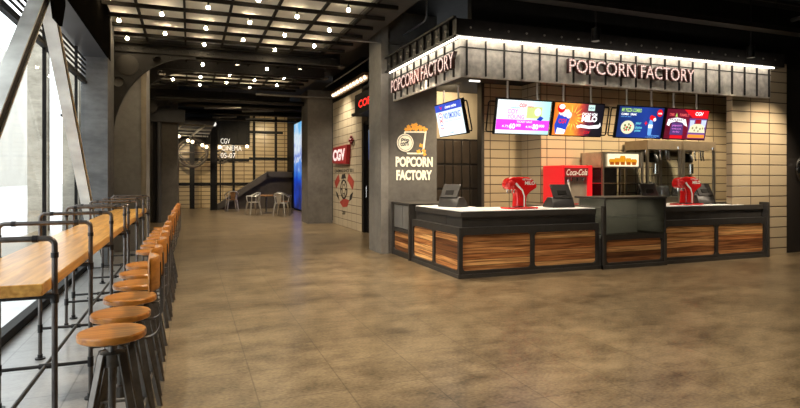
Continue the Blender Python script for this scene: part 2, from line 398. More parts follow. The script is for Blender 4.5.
class Board:
    """a flat picture surface: pieces are laid on it in thin layers"""
    def __init__(s, c, u, v, parent): s.c, s.u, s.v, s.p = V(c), V(u).normalized(), V(v).normalized(), parent; s.n = s.u.cross(s.v); s.k = 1
    def at(s, x, y, lay): return s.c+s.u*x+s.v*y+s.n*(.0015*lay)
    def poly(s, name, pts, m, lay=1):
        return MB().prism(pts, s.at(0, 0, lay), s.u, s.v, 0).build(name, m, s.p)
    def polys(s, name, lst, m, lay=1):
        b = MB()
        for p in lst: b.prism(p, s.at(0, 0, lay), s.u, s.v, 0)
        return b.build(name, m, s.p)
    def rect(s, name, x0, x1, y0, y1, m, lay=1): return s.poly(name, [(x0, y0), (x1, y0), (x1, y1), (x0, y1)], m, lay)
    def text(s, name, lines, m, lay=2):
        b = MB()
        for t, x, y, w, h, *r in lines: put_text(b, t, s.at(x, y, lay), s.u, s.v, w, h, bold=r[0] if r else .01, shear=r[1] if len(r) > 1 else 0)
        return b.build(name, m, s.p)

# ------------------------------------------------------------------ camera
cam = bpy.data.cameras.new('camera'); cam.sensor_width = 36; cam.lens = 557/800*36; cam.shift_y = -27/800
cam.clip_end = 200
co = bpy.data.objects.new('camera', cam); C.objects.link(co)
co.location = (0, 0, 1.5); co.rotation_euler = (PI/2, 0, -math.atan(210/557))
bpy.context.scene.camera = co

# ------------------------------------------------------------------ the room
YB = -3.0           # wall behind the viewer
struct('floor', MB().box(-.36, 15, YB, 29, -.1, 0), M['floor'], 'polished brown concrete floor of the lobby', 'floor')
struct('floor_window_strip', MB().box(-1.75, -.36, YB, 12.4, -.1, 0), M['floor_grey'], 'grey tiled floor strip under the bar tables by the windows', 'floor')
struct('floor_far_strip', MB().box(-4, -.36, 12.4, 29, -.1, 0), M['floor'], 'brown concrete floor along the far left wall', 'floor')
struct('ceiling', MB().box(-1.66, 15, YB, 29, 4.75, 4.9), M['ceil_black'], 'black painted ceiling slab', 'ceiling')
struct('wall_back', MB().box(-4, 15, YB-.15, YB, -.1, 4.9), M['concrete_dark'], 'concrete wall at the near end of the lobby', 'wall')
struct('wall_left', MB().box(-1.85, -1.55, 12.4, 24.5, -.1, 4.9), M['concrete_dark'], 'dark concrete wall past the glazing', 'wall')
struct('wall_right', MB().box(14.9, 15.05, YB, 11, -.1, 4.9), M['concrete_dark'], 'dark wall at the right end of the lobby', 'wall')
struct('wall_far', MB().box(-4, 6, 28.5, 28.7, -.1, 4.9), M['tile_back'], 'beige block tile wall closing the far end of the hall', 'wall')
struct('wall_far_left', MB().box(-4.1, -4, 24, 28.6, -.1, 4.9), M['concrete_dark'], 'dark wall at the far left corner', 'wall')

# glazed wall ---------------------------------------------------------------
WX = -1.60
mull = [YB, -.22, 1.73, 3.68, 5.63, 7.58, 9.53, 10.35]
for i in range(len(mull)-1):
    y0, y1 = mull[i], mull[i+1]
    w = thing('window_%d' % (i+1), 'tall glazed bay %d from the near end with black mullion and louvres' % (i+1), 'window', (WX, (y0+y1)/2, 0), kind='structure')
    f = MB()
    f.box(WX-.02, WX+.015, y0, y0+.05, 0, 3.5).box(WX-.05, WX+.05, y0, y1, 0, .09).box(WX-.03, WX+.03, y0, y1, 3.02, 3.06)
    f.build('window_frame', M['black'], w, smooth=False)
    MB().box(WX-.012, WX-.004, y0+.05, y1, .09, 3.02).build('glass_pane', M['glass'], w, smooth=False)
    l = MB()
    for k in range(5): l.prism([(-.008, 0), (.008, .004), (.008, .026), (-.008, .022)], (WX, y1, 3.09+k*.076), (1, 0, 0), (0, 0, 1), y1-y0-.05)
    l.build('louvre', M['black'], w, smooth=False)
hb = MB().box(-1.66, -1.28, YB, 10.3, 3.47, 4.75)
struct('beam_window_header', hb, M['grey_steel'], 'grey steel header beam running over the glazing', 'beam')
struct('trim_1', MB().box(-1.28, -1.262, YB, 10.6, 3.47, 4.3), mat('matte black cladding', (.004, .0035, .003), .95, spec=0), 'dark sheet added to shade the lobby side of the window header beam', 'trim')  # added sheet: darkens the beam side that the bulbs over-light
struct('column_window_end', MB().box(-1.66, -1.27, 10.3, 11.1, 0, 4.75), M['concrete_cool'], 'cool grey concrete column at the far end of the glazing', 'column')
struct('column_gusset', MB().box(-1.55, -.84, 12.5, 13.6, 0, 4.75), concrete('pier concrete', (.22, .215, .21), (.36, .35, .34)), 'concrete column standing behind the riveted arch', 'column')
struct('wall_left_return', MB().box(-1.72, -1.5, 11.1, 12.45, 0, 4.75), M['black'], 'black recess wall between the two left columns', 'wall')
struct('trim_2', MB().box(-.93, -.835, 12.47, 12.5, 0, 4.0), mat('pale edge strip', (.34, .29, .22), .7), 'pale corner strip on the concrete column behind the arch', 'trim')
struct('column_hall_left', MB().box(-1.55, -.38, 20, 21, 0, 4.75), M['concrete_dark'], 'dark concrete column far down the left of the hall', 'column')
sc = thing('steel_column', 'grey steel column strapped to the far left concrete column', 'column', (-.98, 19.9, 0), kind='structure')
MB().box(-1.13, -1.05, 19.86, 20, 0, 3.3).build('flange', M['black'], sc, smooth=False)
MB().cyl((-.96, 19.9, 0), (-.96, 19.9, 3.3), .085, n=16).build('pipe', M['grey_steel'], sc)
struct('beam_hall_left', MB().box(-1.5, -.16, 19.7, 20.6, 3.3, 3.72), mat('beam blue grey', (.05, .05, .056), .5, .2), 'short grey box beam on top of the far left column', 'beam')

# leaning braces (inverted V)
def brace(p, q, label):
    t = thing('steel_brace', label, 'brace', p if p[2] < q[2] else q, kind='structure')
    P, Q = V(p), V(q); d = (Q-P).normalized(); n = V((1, 0, 0)).cross(d).normalized()
    up = n if n.z > 0 else -n
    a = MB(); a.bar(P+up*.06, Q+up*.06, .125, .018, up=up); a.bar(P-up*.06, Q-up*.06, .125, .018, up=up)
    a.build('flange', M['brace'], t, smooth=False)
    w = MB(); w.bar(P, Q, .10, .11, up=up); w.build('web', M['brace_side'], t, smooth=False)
    return t
brace((-1.38, 2.95, .02), (-1.38, 6.55, 3.42), 'near leaning steel brace rising away to the apex under the header')
brace((-1.38, 10.15, .1), (-1.38, 6.55, 3.42), 'far leaning steel brace falling away from the apex to the column')
ap = thing('apex_bracket', 'dark steel gusset bracket where both braces meet the header', 'bracket', (-1.38, 6.55, 3.2), kind='structure')
MB().prism([(-.32, -.10), (-.16, -.36), (.16, -.36), (.32, -.10), (.32, .06), (-.32, .06)], (-1.29, 6.6, 3.45), (0, 1, 0), (0, 0, 1), .03).build('plate', mat('matte black cladding', (.004, .0035, .003), .95, spec=0), ap)
MB().box(-1.5, -1.3, 6.25, 6.95, 3.40, 3.47).build('cap_plate', M['brace_side'], ap)

# outside
struct('ground_outside', MB().box(-60, -1.75, -20, 140, -.15, -.06), M['outside'], 'pale paving outside the windows', 'ground')
for i, (xa_, xb_) in enumerate(((-4.2, -3.72), (-3.36, -2.95))):
    struct('column_outside', MB().box(xa_, xb_, 18, 18.3, -.06, 8), M['concrete_pale'],
           'pale stained concrete pillar outside the glazing, %s the windows' % ('farther from', 'nearer')[i], 'column')
hb = MB().box(-32, -28, 38, 130, -.06, 22); 
struct('building_outside', hb, M['pale_wall'], 'pale low building across the paving outside', 'building')

# ------------------------------------------------------------------ gridded ceiling with bulbs
CX = [.267+.70*k for k in range(-2, 4)]
XR = CX[-1]+.35; XL = CX[0]-.35
def rowY(j): return 10.53+.652*j
struct('ceiling_panel', MB().box(XL-.1, XR+.02, YB, 17.6, 4.30, 4.36), M['panel'], 'pale ceiling board above the steel grid', 'ceiling')
sf = [(XR, YB), (3.3, YB), (3.3, 11.2)]+[(3.3-.5*(1-math.cos(a)), 11.2+.9*math.sin(a)) for a in [PI/2*i/6 for i in range(1, 7)]]+[(XR, 12.1)]
struct('ceiling_soffit', MB().prism(sf, (0, 0, 4.22), (1, 0, 0), (0, 1, 0), .14), M['soffit'], 'dark soffit board with rounded corner along the grid edge', 'ceiling')
sf = [(XR, 14.2), (3.3, 14.2), (3.3, 16.6)]+[(3.3-.5*(1-math.cos(a)), 16.6+.9*math.sin(a)) for a in [PI/2*i/6 for i in range(1, 7)]]+[(XR, 17.5)]
struct('ceiling_soffit', MB().prism(sf, (0, 0, 4.22), (1, 0, 0), (0, 1, 0), .14), M['soffit'], 'dark soffit board along the far part of the grid', 'ceiling')
jb = MB()
for j in range(-20, 11):
    y = rowY(j+.5)
    if abs(y-12.5) < .25 or abs(y-14.05) < .25: continue
    jb.box(XL-.1, XR+.36, y-.022, y+.022, 4.14, 4.20)
for k in range(-2, 5):
    x = .267+.70*(k-.5); jb.box(x-.018, x+.018, YB, 17.5, 4.18, 4.235)
struct('ceiling_grid', jb, M['joist'], 'dark steel joist grid hung under the pale ceiling boards', 'ceiling grid')
ordw = ['first', 'second', 'third', 'fourth', 'fifth', 'sixth', 'seventh', 'eighth', 'ninth', 'tenth', 'eleventh', 'twelfth', 'thirteenth', 'fourteenth', 'fifteenth', 'sixteenth', 'seventeenth']
proto = None
rows = [j for j in range(-6, 11) if j not in (3, 5)]
for j in rows:
    for ki, k in enumerate(range(-2, 4)):
        if (k+j) % 2: continue
        x, y = CX[ki], rowY(j)+.04
        if abs(y-12.5) < .2 or abs(y-14.05) < .2: continue
        near = j <= 2
        lab = 'lit bulb in %s row %s the riveted beams, %s column from the window side' % (
            ordw[(2-j) if near else (j-4)], 'before' if near else 'past', ordw[ki])
        zb = 4.08 if j == 4 else 4.24
        if proto is None:
            t = thing('ceiling_bulb', lab, 'light bulb', (x, y, 4.24), 'lit bulbs in the ceiling grid')
            o = V((x, y, 4.24))
            MB().cyl(o+V((0, 0, .0)), o+V((0, 0, .06)), .011, n=8).cyl(o+V((0, 0, -.045)), o, .019, n=10).build('socket', M['black'], t)
            MB().lathe([(.0, -.105), (.018, -.10), (.029, -.087), (.031, -.075), (.026, -.06), (.018, -.048), (.016, -.044)], o, n=12).build('glass_bulb', M['bulb'], t)
            proto = t
        else: dup(proto, (x, y, zb), lab)

# riveted beams with pierced gussets
def gusset_beam(y, label, x1=3.2, w=1.45, zt=4.0, hh=1.75):
    t = thing('riveted_beam', label, 'beam', (.8, y, zt), kind='structure')
    MB().box(-1.5, x1, y-.1, y+.1, zt, 4.3).box(-1.5, x1+.1, y-.16, y+.16, zt-.0, zt+.04).build('girder', M['rivet_steel'], t, smooth=False)
    out = [(-1.52, zt-hh), (-1.52, zt+.05), (w-1.45+.12, zt+.05), (w-1.45+.12, zt-.03)]
    a0 = [PI/2*i/12 for i in range(13)]
    cx, cz = w-1.45, zt-hh
    out += [(cx-(w-.02)*math.sin(a), cz+(hh-.05)*math.cos(a)) for a in a0]
    holes = [circ(-.62, zt-.12, .085, 16), circ(-1.34, zt-.60, .10, 16)]
    me = plate_mesh([out]+holes, .06)
    mt = Matrix(((1, 0, 0, 0), (0, 0, -1, y-.06), (0, 1, 0, 0), (0, 0, 0, 1)))
    MB().mesh(me, mt).build('gusset_plate', M['rivet_steel'], t, smooth=False)
    MB().lathe([(.205, 0), (.205, .04), (.18, .045), (0, .045)], (-1.17, y-.09, zt-.26), 'y', 26).build('disc_boss', mat('boss steel', (.04, .035, .03), .55, .25, var=.25), t)
    rv = MB()
    for k in range(38): rv.sphere((-1.4+k*.125, y-.105, zt+.08), .016, 6); rv.sphere((-1.4+k*.125, y-.105, zt+.24), .016, 6)
    for i in range(1, 12):
        a = PI/2*i/12; rv.sphere((cx-(w+.04)*math.sin(a), y-.095, cz+(hh+.01)*math.cos(a)), .014, 6)
    rv.build('rivets', M['rivet_steel'], t)
    return t
gusset_beam(12.45, 'nearer riveted steel beam with pierced arch gusset')
gusset_beam(14.05, 'second riveted steel beam with arch gusset, just past the first')
gusset_beam(19.3, 'far riveted steel beam over the far left column', x1=3.2, zt=3.98, w=1.6, hh=.75)
for i, (x, y) in enumerate(((.95, 12.42), (2.30, 12.42))):
    t = thing('recessed_spotlight', 'small spotlight under the nearer riveted beam, %s one' % ('nearer the window', 'farther from the window')[i], 'spotlight', (x, y, 3.90))
    MB().lathe([(.07, .10), (.07, 0), (.05, 0), (.05, .03)], (x, y, 3.90), n=16).build('housing', M['black'], t)
    MB().lathe([(0, .012), (.048, .012)], (x, y, 3.90), n=16).build('lens', M['lens'], t)

# ------------------------------------------------------------------ dark service pipes under the black ceiling
def pipe(pts, r, m, label, cat='pipe'):
    return tag(MB().tube(pts, r, 10).build('ceiling_pipe' if cat == 'pipe' else 'conduit', m), label, cat)
grey_cond = mat('grey conduit', (.20, .19, .18), .4, .6)
pipe([(2.7, 10.3, 4.12), (4.1, 10.3, 4.12)], .022, grey_cond, 'grey conduit crossing from the ceiling grid to the logo wall')
pipe([(2.7, 10.42, 4.16), (4.1, 10.42, 4.16)], .016, grey_cond, 'thin conduit alongside the grey crossing conduit')
pipe([(3.95, 17, 4.3), (3.95, 9.5, 4.3), (3.97, 9.25, 4.32), (3.98, 9.2, 4.4), (3.98, 9.2, 4.75)], .018, grey_cond, 'long thin conduit running down the hall and turning up over the logo wall')
pipe([(1.9, 17.6, 4.05), (4.6, 17.6, 4.05)], .035, grey_cond, 'grey pipe crossing the hall above the tile wall')
duct_m = mat('duct metal', (.022, .02, .018), .4, .6, var=.3)
for i, (x0, x1, y, z, r) in enumerate(((-1.0, 4.2, 18.4, 3.92, .07), (-.6, 4.4, 20.4, 4.0, .09), (-1, 4.4, 22.0, 3.9, .06), (-1.2, 4.4, 23.4, 4.1, .10), (-1.5, 4.4, 24.8, 3.95, .05))):
    pipe([(x0, y, z), (x1, y, z)], r, duct_m, 'dark pipe crossing under the hall ceiling, %s from the grid' % ordw[i])
for i, (x, y, z, L) in enumerate(((1.0, 19.0, 3.75, 1.1), (2.2, 19.8, 3.78, 1.0), (2.4, 21.2, 3.66, .9), (1.2, 21.6, 3.72, .8))):
    t = thing('ceiling_light_bar', 'slim dark ceiling fitting hung among the pipes, %s from the grid' % ordw[i], 'light fitting', (x, y, z))
    MB().bar((x-L/2, y+.25, z), (x+L/2, y-.25, z), .07, .05).build('bar', mat('fitting metal', (.35, .34, .32), .3, .8), t)
    MB().cyl((x, y, z), (x, y, 4.75), .008, n=6).build('hanger', M['black'], t)
for i, (x0, x1, y, z) in enumerate(((4.6, 12.5, 5.6, 4.25), (5.2, 14, 6.3, 4.35), (4.4, 9.2, 4.6, 4.4))):
    pipe([(x0, y, z), (x1, y, z)], .03, duct_m, 'dark pipe under the ceiling before the popcorn kiosk, %s one' % ('middle', 'farther', 'nearest')[i])
pipe([(9.7, 6.6, 4.2), (9.5, 4.2, 4.2)], .035, mat('dull conduit', (.10, .095, .09), .45, .6), 'dull pipe running overhead at the right end')
ctr = thing('cable_tray', 'dark cable tray running in front of the kiosk fascia', 'cable tray', (8.7, 6.65, 3.98))
MB().box(3.5, 14, 6.55, 6.75, 3.98, 4.06).build('tray', duct_m, ctr, smooth=False)
for x in (4.2, 6.8, 9.4, 12): MB().cyl((x, 6.65, 4.06), (x, 6.65, 4.76), .008, n=6).build('hanger_rod', M['black'], ctr)

# ------------------------------------------------------------------ bar tables
def bar_table(name, y0, y1, frames, label):
    xl, xr, zt = -1.13, -.665, .985
    pl, pr = -1.155, -.63
    t = thing(name, label, 'table', ((xl+xr)/2, (y0+y1)/2, 0))
    MB().box(xl, xr, y0, y1, zt-.06, zt, .004, 1).build('tabletop', M['table_wood'], t, smooth=False)
    R, r = .034, .014
    for y in frames:
        pts = [(pl, y, 0), (pl, y, 1.195-R)]+rod_arc((pl+R, y, 1.195-R), R, PI, PI/2, (1, 0, 0), (0, 0, 1))[1:]
        pts += rod_arc((pr-R, y, 1.195-R), R, PI/2, 0, (1, 0, 0), (0, 0, 1))+[(pr, y, 0)]
        f = MB().tube(pts, r, 12).build('pipe_frame', M['pipe'], t)
        def fit(p, q, rr): MB().cyl(p, q, rr, n=12).build('pipe_fitting', M['pipe_dark'], f)
        for x in (pl, pr):
            MB().cyl((x, y, 0), (x, y, .012), .038, n=16).cyl((x, y, .012), (x, y, .04), .019, n=12).build('floor_flange', M['pipe_dark'], f)
            fit((x, y, .22), (x, y, .285), .0188); fit((x, y, zt-.11), (x, y, zt-.065), .0188); fit((x, y, 1.10), (x, y, 1.125), .0178)
        fit((pl+.07, y, 1.195), (pl+.095, y, 1.195), .0178); fit((pr-.095, y, 1.195), (pr-.07, y, 1.195), .0178); fit((-.93, y, .25), (-.86, y, .25), .0182)
        MB().cyl((pl, y, .25), (pr, y, .25), .0115, n=10).build('cross_bar', M['pipe_dark'], t)
        MB().box(pl, pr, y-.02, y+.02, zt-.085, zt-.061).build('bracket', M['pipe_dark'], t, smooth=False)
    MB().cyl((-.895, frames[0]-.25, .25), (-.895, frames[-1]+.1, .25), .0125, n=10).build('foot_rail', M['pipe_dark'], t)
    return t
bar_table('bar_table', 3.12, 6.55, (3.2, 4.27, 5.34, 6.38), 'nearer long oak bar table on iron pipe frames by the window')
bar_table('bar_table', 6.57, 10.02, (6.74, 7.80, 8.83, 9.87), 'farther long oak bar table on iron pipe frames by the window')

# ------------------------------------------------------------------ bar stools
def make_stool(label):
    t = thing('bar_stool', label, 'stool', (0, 0, 0), 'oak bar stools along the pipe tables')
    MB().lathe([(0, .728), (.143, .728), (.150, .733), (.151, .755), (.146, .762), (0, .763)], (0, 0, 0), n=36).build('seat', M['seat_wood'], t)
    MB().cyl((0, 0, .33), (0, 0, .72), .017, n=12).lathe([(.03, .30), (.03, .36), (.02, .37)], (0, 0, 0), n=14).build('screw', M['leg_steel'], t)
    MB().box(-.08, .08, -.08, .08, .708, .728).lathe([(.055, .60), (.055, .66), (.03, .665)], (0, 0, 0), n=14).build('seat_plate', M['leg_steel'], t)
    for sx, sy in ((1, 1), (1, -1), (-1, 1), (-1, -1)):
        MB().bar((sx*.042, sy*.042, .66), (sx*.155, sy*.155, .0), .036, .013, up=(sx, sy, 0), bev=.002).build('leg', M['leg_steel'], t, smooth=False)
    fr = MB(); k = .115
    for a, b in (((k, k), (k, -k)), ((k, -k), (-k, -k)), ((-k, -k), (-k, k)), ((-k, k), (k, k))): fr.cyl((a[0], a[1], .235), (b[0], b[1], .235), .009, n=8)
    fr.build('foot_rest', M['leg_steel'], t)
    bk = MB()
    pts = [(.05, 0, .715), (.15, 0, .712)]+rod_arc((.15, 0, .775), .063, -PI/2, 0, (1, 0, 0), (0, 0, 1))+[(.216, 0, .9), (.212, 0, 1.08)]
    for p, q in zip(pts, pts[1:]): bk.bar(p, q, .034, .008, up=(0, 0, 1) if abs(V(q).x-V(p).x) > abs(V(q).z-V(p).z) else (1, 0, 0))
    bk.build('back_bracket', M['leg_steel'], t)
    o = MB(); R1, R2, A = .196, .212, .66; n = 14
    P = [(R1*math.cos(-A+2*A*i/n), R1*math.sin(-A+2*A*i/n)) for i in range(n+1)]+[(R2*math.cos(A-2*A*i/n), R2*math.sin(A-2*A*i/n)) for i in range(n+1)]
    o.prism(P, (0, 0, .955), (1, 0, 0), (0, 1, 0), .16, .012, 2).build('backrest', M['back_wood'], t)
    return t
sy = [2.99, 3.39, 3.83, 4.30, 4.76, 5.22, 6.15, 6.60, 7.05, 7.47, 7.92, 8.36, 8.82]
st = make_stool('oak bar stool nearest of the row, at the near bar table')
st.location = (-.35, sy[0], 0)
st.rotation_euler = (0, 0, .05)
for i, y in enumerate(sy[1:], 1):
    if i < 6: lb = 'oak bar stool, %s in line from the near end of the row' % ordw[i]
    else: lb = 'oak bar stool, %s after the gap in the row' % ordw[i-6]
    dup(st, (-.35+random.uniform(-.01, .01), y, 0), lb, random.uniform(-.06, .06))

# ------------------------------------------------------------------ popcorn kiosk: logo wall
lw = struct('column_logo_wall', MB().box(3.63, 4.68, 10.3, 11.05, 0, 4.75), M['concrete_dark'], 'grey concrete pier carrying the popcorn bucket logo', 'column')
struct('column_logo_side', MB().box(3.48, 3.63, 10.27, 11.05, 0, 4.75), M['concrete'], 'lighter concrete slab on the hall side of the logo pier', 'column')
LY = 10.3
lg = thing('wall_logo', 'painted popcorn bucket logo and cream lettering on the concrete pier', 'logo', (4.12, LY-.01, 1.4))
B = Board((0, LY-.012, 0), (1, 0, 0), (0, 0, 1), lg)
def lx(px, py):  # reading of the logo drawing, spread over the pier face
    return (3.80+(px-395.5)/35.5*.80, 2.52-(py-125)*.01895)
cup = lambda pts: [lx(*p) for p in pts]
bk = B.polys('bucket_outline', [cup([(403.2, 131), (424.5, 130.3), (424, 131.9), (403.4, 132.6)]), cup([(422.6, 131), (424.3, 131), (421.6, 154.5), (419.8, 154.5)]),
     cup([(405, 153.2), (421, 153.2), (421.2, 154.8), (406, 155)]), cup([(402.6, 131.5), (404, 131.5), (404.6, 135), (403.2, 135)])], M['cream'], 1)
kern = MB(); random.seed(3)
for (a, b, r) in ((404.5, 129, 1.7), (407, 126, 1.8), (408.5, 128.6, 1.9), (411, 124.6, 1.9), (412, 127.6, 2), (414, 123.8, 1.8), (415, 127, 2), (418, 125.8, 1.9), (418.5, 128.4, 1.9), (421.5, 127, 1.8), (422.5, 129.3, 1.6), (406, 128.8, 1.7), (414, 129.3, 1.6), (424.2, 128.2, 1.2)):
    x, z = lx(a, b); kern.prism([(x+.0218*r*(1+.22*math.cos(5*q+a))*math.cos(q), z+.0190*r*(1+.22*math.cos(5*q+a))*math.sin(q)) for q in [2*PI*i/20 for i in range(20)]], B.at(0, 0, 2+(a % 3)*.3), B.u, B.v, 0)
for (a, b, r) in ((419, 145.5, 1.9), (416.6, 152, 2), (421.5, 151, 1.9), (422.3, 154.6, 1.7)):
    x, z = lx(a, b); kern.prism([(x+.0215*r*(1+.25*math.cos(4*q+a))*math.cos(q), z+.0190*r*(1+.25*math.cos(4*q+a))*math.sin(q)) for q in [2*PI*i/20 for i in range(20)]], B.at(0, 0, 3), B.u, B.v, 0)
kern.build('popcorn_kernels', M['popcorn_orange'], lg)
x, z = lx(403.8, 143); B.poly('badge', circ(x, z, .178), M['cream'], 4)
rg = MB().mesh(plate_mesh([circ(0, 0, .155), circ(0, 0, .146)], 0), Matrix(((1, 0, 0, x), (0, 0, -1, B.at(0, 0, 5).y), (0, 1, 0, z), (0, 0, 0, 1)))); rg.build('badge_ring', M['ink'], lg)
tb = MB()
for s, dx, dz in (('pop', -.09, .02), ('corn', -.095, -.075)):
    put_text(tb, s, B.at(x+dx, z+dz, 5), (1, 0, -.16 if s == 'pop' else .12), (.16 if s == 'pop' else -.12, 0, 1), .17, .075, bold=.035)
tb.build('badge_lettering', M['ink'], lg)
B.text('logo_lettering', [('POPCORN', 3.785, 1.70, .80, .205, .05), ('FACTORY', 3.80, 1.435, .77, .205, .05)], M['cream'], 2)

# ------------------------------------------------------------------ popcorn kiosk: counter
CXL, CYF, CXR = 3.70, 7.35, 10.17
def frame_plate(parent, o, u, v, W, Hh, openings, th, name='frame_front'):
    """plate with rounded openings, front face in the plane u,v through o"""
    me = plate_mesh([[(0, 0), (W, 0), (W, Hh), (0, Hh)]]+[rrect(a, b, c, d, .055) for a, b, c, d in openings], th)
    u, v = V(u), V(v); n = u.cross(v); m = Matrix((u, v, n)).transposed().to_4x4(); m.translation = V(o)-n*(th/2)
    return MB().mesh(me, m).build(name, M['counter_frame'], parent, smooth=False)
def wood_panel(parent, o, u, v, rect, wm, depth=.028):
    a, b, c, d = rect; u, v = V(u), V(v); n = u.cross(v)
    p = [(a-.02, c-.02), (b+.02, c-.02), (b+.02, d+.02), (a-.02, d+.02)]
    return MB().prism(p, V(o)-n*(depth+.016), u, v, .016).build('wood_panel', wm, parent, smooth=False)
def counter_unit(name, label, o, u, W, openings, wm, ledge=.09, top=.90, a=0., z=0.):
    """counter carcass: framed plank front to .72, recessed dark band above, slab edge"""
    o, u = V(o), V(u); v = V((0, 0, 1)); n = u.cross(v)                # n faces the customer
    t = thing(name, label, 'counter', o+u*W/2)
    bx = lambda a0, a1, d0, d1, z0, z1: MB().prism([(a0, z0), (a1, z0), (a1, z1), (a0, z1)], o-n*d1, u, v, d1-d0)
    bx(a, W-z, .045, .62, .0, .70).build('carcass', M['counter_dark'], t, smooth=False)
    frame_plate(t, o, u, v, W, .735, openings, .03)
    for r in openings: wood_panel(t, o, u, v, r, wm)
    bx(0, W, -.012, .028, 0, .06).build('plinth', M['counter_dark'], t, smooth=False)
    bx(0, W-z*1.0, .0, .62, .735, .75).build('ledge', M['counter_frame'], t, smooth=False)
    bx(a*2, W-z, ledge, .62, .75, top).build('upper_band', M['counter_dark'], t, smooth=False)
    return t
def row(W, n, z0=.11, z1=.64, e=.06, g=.07):
    w = (W-2*e-(n-1)*g)/n
    return [(e+i*(w+g), e+i*(w+g)+w, z0, z1) for i in range(n)]
# left run (faces the hall, towards -x): u runs towards the viewer
counter_unit('counter_unit', 'short counter side unit with two plank panels facing the hall', (CXL, 9.22, 0), (0, -1, 0), 9.22-CYF, row(9.22-CYF, 2), M['plank_y'], z=.63)
counter_unit('counter_unit', 'front counter unit with two wide plank panels before the first red drink tower', (CXL+.001, CYF, 0), (1, 0, 0), 6.24-CXL, row(6.24-CXL, 2), M['plank_x'], a=.045)
counter_unit('counter_unit', 'right front counter unit with two plank panels under the second red drink tower', (7.60, CYF, 0), (1, 0, 0), CXR-7.60-.06, row(CXR-7.60-.06, 2), M['plank_x'])
# end post of the right run
tag(MB().box(CXR-.06, CXR, CYF-.03, CYF+.14, 0, 1.03, .004, 1).build('counter_end_panel', M['counter_dark'], smooth=False), 'black end panel closing the right end of the counter', 'panel')
# worktops
def worktop(label, poly, edge_poly):
    t = thing('worktop', label, 'worktop', (sum(p[0] for p in poly)/len(poly), sum(p[1] for p in poly)/len(poly), .90))
    MB().prism(edge_poly, (0, 0, .90), (1, 0, 0), (0, 1, 0), .082).build('edge_band', M['counter_dark'], t, smooth=False)
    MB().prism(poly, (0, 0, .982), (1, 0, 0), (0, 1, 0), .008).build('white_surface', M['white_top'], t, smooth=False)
i_ = .055
worktop('white L-shaped worktop with black edge at the kiosk corner',
        [(CXL+i_+.02, 9.2), (CXL+i_+.02, CYF+i_+.02), (6.22, CYF+i_+.02), (6.22, 8.3), (4.55, 8.3), (4.55, 9.2)],
        [(CXL+i_, 9.21), (CXL+i_, CYF+i_), (6.23, CYF+i_), (6.23, 8.3), (4.55, 8.3), (4.55, 9.21)])
worktop('white worktop with black edge on the right counter run',
        [(7.63, CYF+i_+.02), (9.62, CYF+i_+.02), (9.62, 7.49), (9.4, 7.49), (9.4, 8.3), (7.63, 8.3)],
        [(7.61, CYF+i_), (10.1, CYF+i_), (10.1, 7.49), (9.41, 7.49), (9.41, 8.3), (7.61, 8.3)])
# glazed display case in the middle
dc = thing('display_case', 'empty glazed display case with plank base in the middle of the counter', 'display case', (6.92, 7.3, 0))
x0, x1, yf, yb = 6.25, 7.60, 7.27, 7.95
MB().box(x0, x1, yf+.05, yb, 0, .5).box(x0, x0+.05, yf, yf+.05, 0, 1.03).box(x1-.05, x1, yf, yf+.05, 0, .55).build('carcass', M['counter_dark'], dc, smooth=False)
frame_plate(dc, (x0, yf+.02, 0), (1, 0, 0), (0, 0, 1), x1-x0, .545, [(.09, x1-x0-.09, .10, .47)], .03)
wood_panel(dc, (x0, yf+.02, 0), (1, 0, 0), (0, 0, 1), (.09, x1-x0-.09, .10, .47), M['plank_x'])
MB().box(x0, x1, yf-.005, yf+.02, 0, .06).build('plinth', M['counter_dark'], dc, smooth=False)
MB().box(x0+.05, x1, yf, yb+.1, 1.135, 1.165).build('top_slab', M['counter_frame'], dc, smooth=False)
MB().box(x0+.07, x1-.02, yf+.012, yf+.02, .545, 1.135).build('front_glass', M['dim_glass'], dc, smooth=False)
MB().box(x0+.06, x0+.068, yf+.02, yb, .545, 1.135).build('side_glass', M['dim_glass'], dc, smooth=False)
MB().box(x1-.022, x1-.012, yf+.02, yb, .545, 1.135).build('side_panel', mat('case lining', (.30, .29, .25), .5), dc, smooth=False)
MB().box(x0+.08, x1-.03, yf+.2, yb-.05, .82, .830).build('shelf', M['glass'], dc, smooth=False)
MB().box(x0+.06, x1-.01, yb-.02, yb, .5, 1.135).build('back_panel', mat('case lining', (.30, .29, .25), .5), dc, smooth=False)
for x, y in ((x0+.055, yf+.01), (x1-.03, yf+.01)): MB().box(x-.012, x+.012, y-.01, y+.014, .545, 1.135).build('corner_post', M['counter_frame'], dc, smooth=False)
# dark glazed case at the hall end of the counter
hc = thing('display_case', 'dark glazed case with one plank panel against the logo pier', 'display case', (3.9, 9.75, 0))
ya, yb2 = 10.29, 9.24
MB().box(3.76, 4.3, yb2, ya, 0, .50).box(3.70, 3.77, ya-.05, ya, 0, 1.02).box(3.66, 3.77, yb2, yb2+.06, 0, 1.02).box(3.72, 4.6, yb2, ya, .985, 1.02).box(4.25, 4.3, yb2, ya, .5, .985).box(3.76, 4.3, yb2, yb2+.03, .5, .985).build('carcass', M['counter_dark'], hc, smooth=False)
frame_plate(hc, (3.71, ya, 0), (0, -1, 0), (0, 0, 1), ya-yb2, .52, [(.09, ya-yb2-.1, .10, .46)], .03)
wood_panel(hc, (3.71, ya, 0), (0, -1, 0), (0, 0, 1), (.09, ya-yb2-.1, .10, .46), M['plank_y'])
gm = mat('milky case glass', (.16, .155, .145), .2, var=.1, scale=2)
MB().box(3.735, 3.742, 9.78, ya-.07, .535, .97).build('glass_door', gm, hc, smooth=False)
MB().box(3.735, 3.742, yb2+.07, 9.76, .535, .97).build('glass_door', gm, hc, smooth=False)

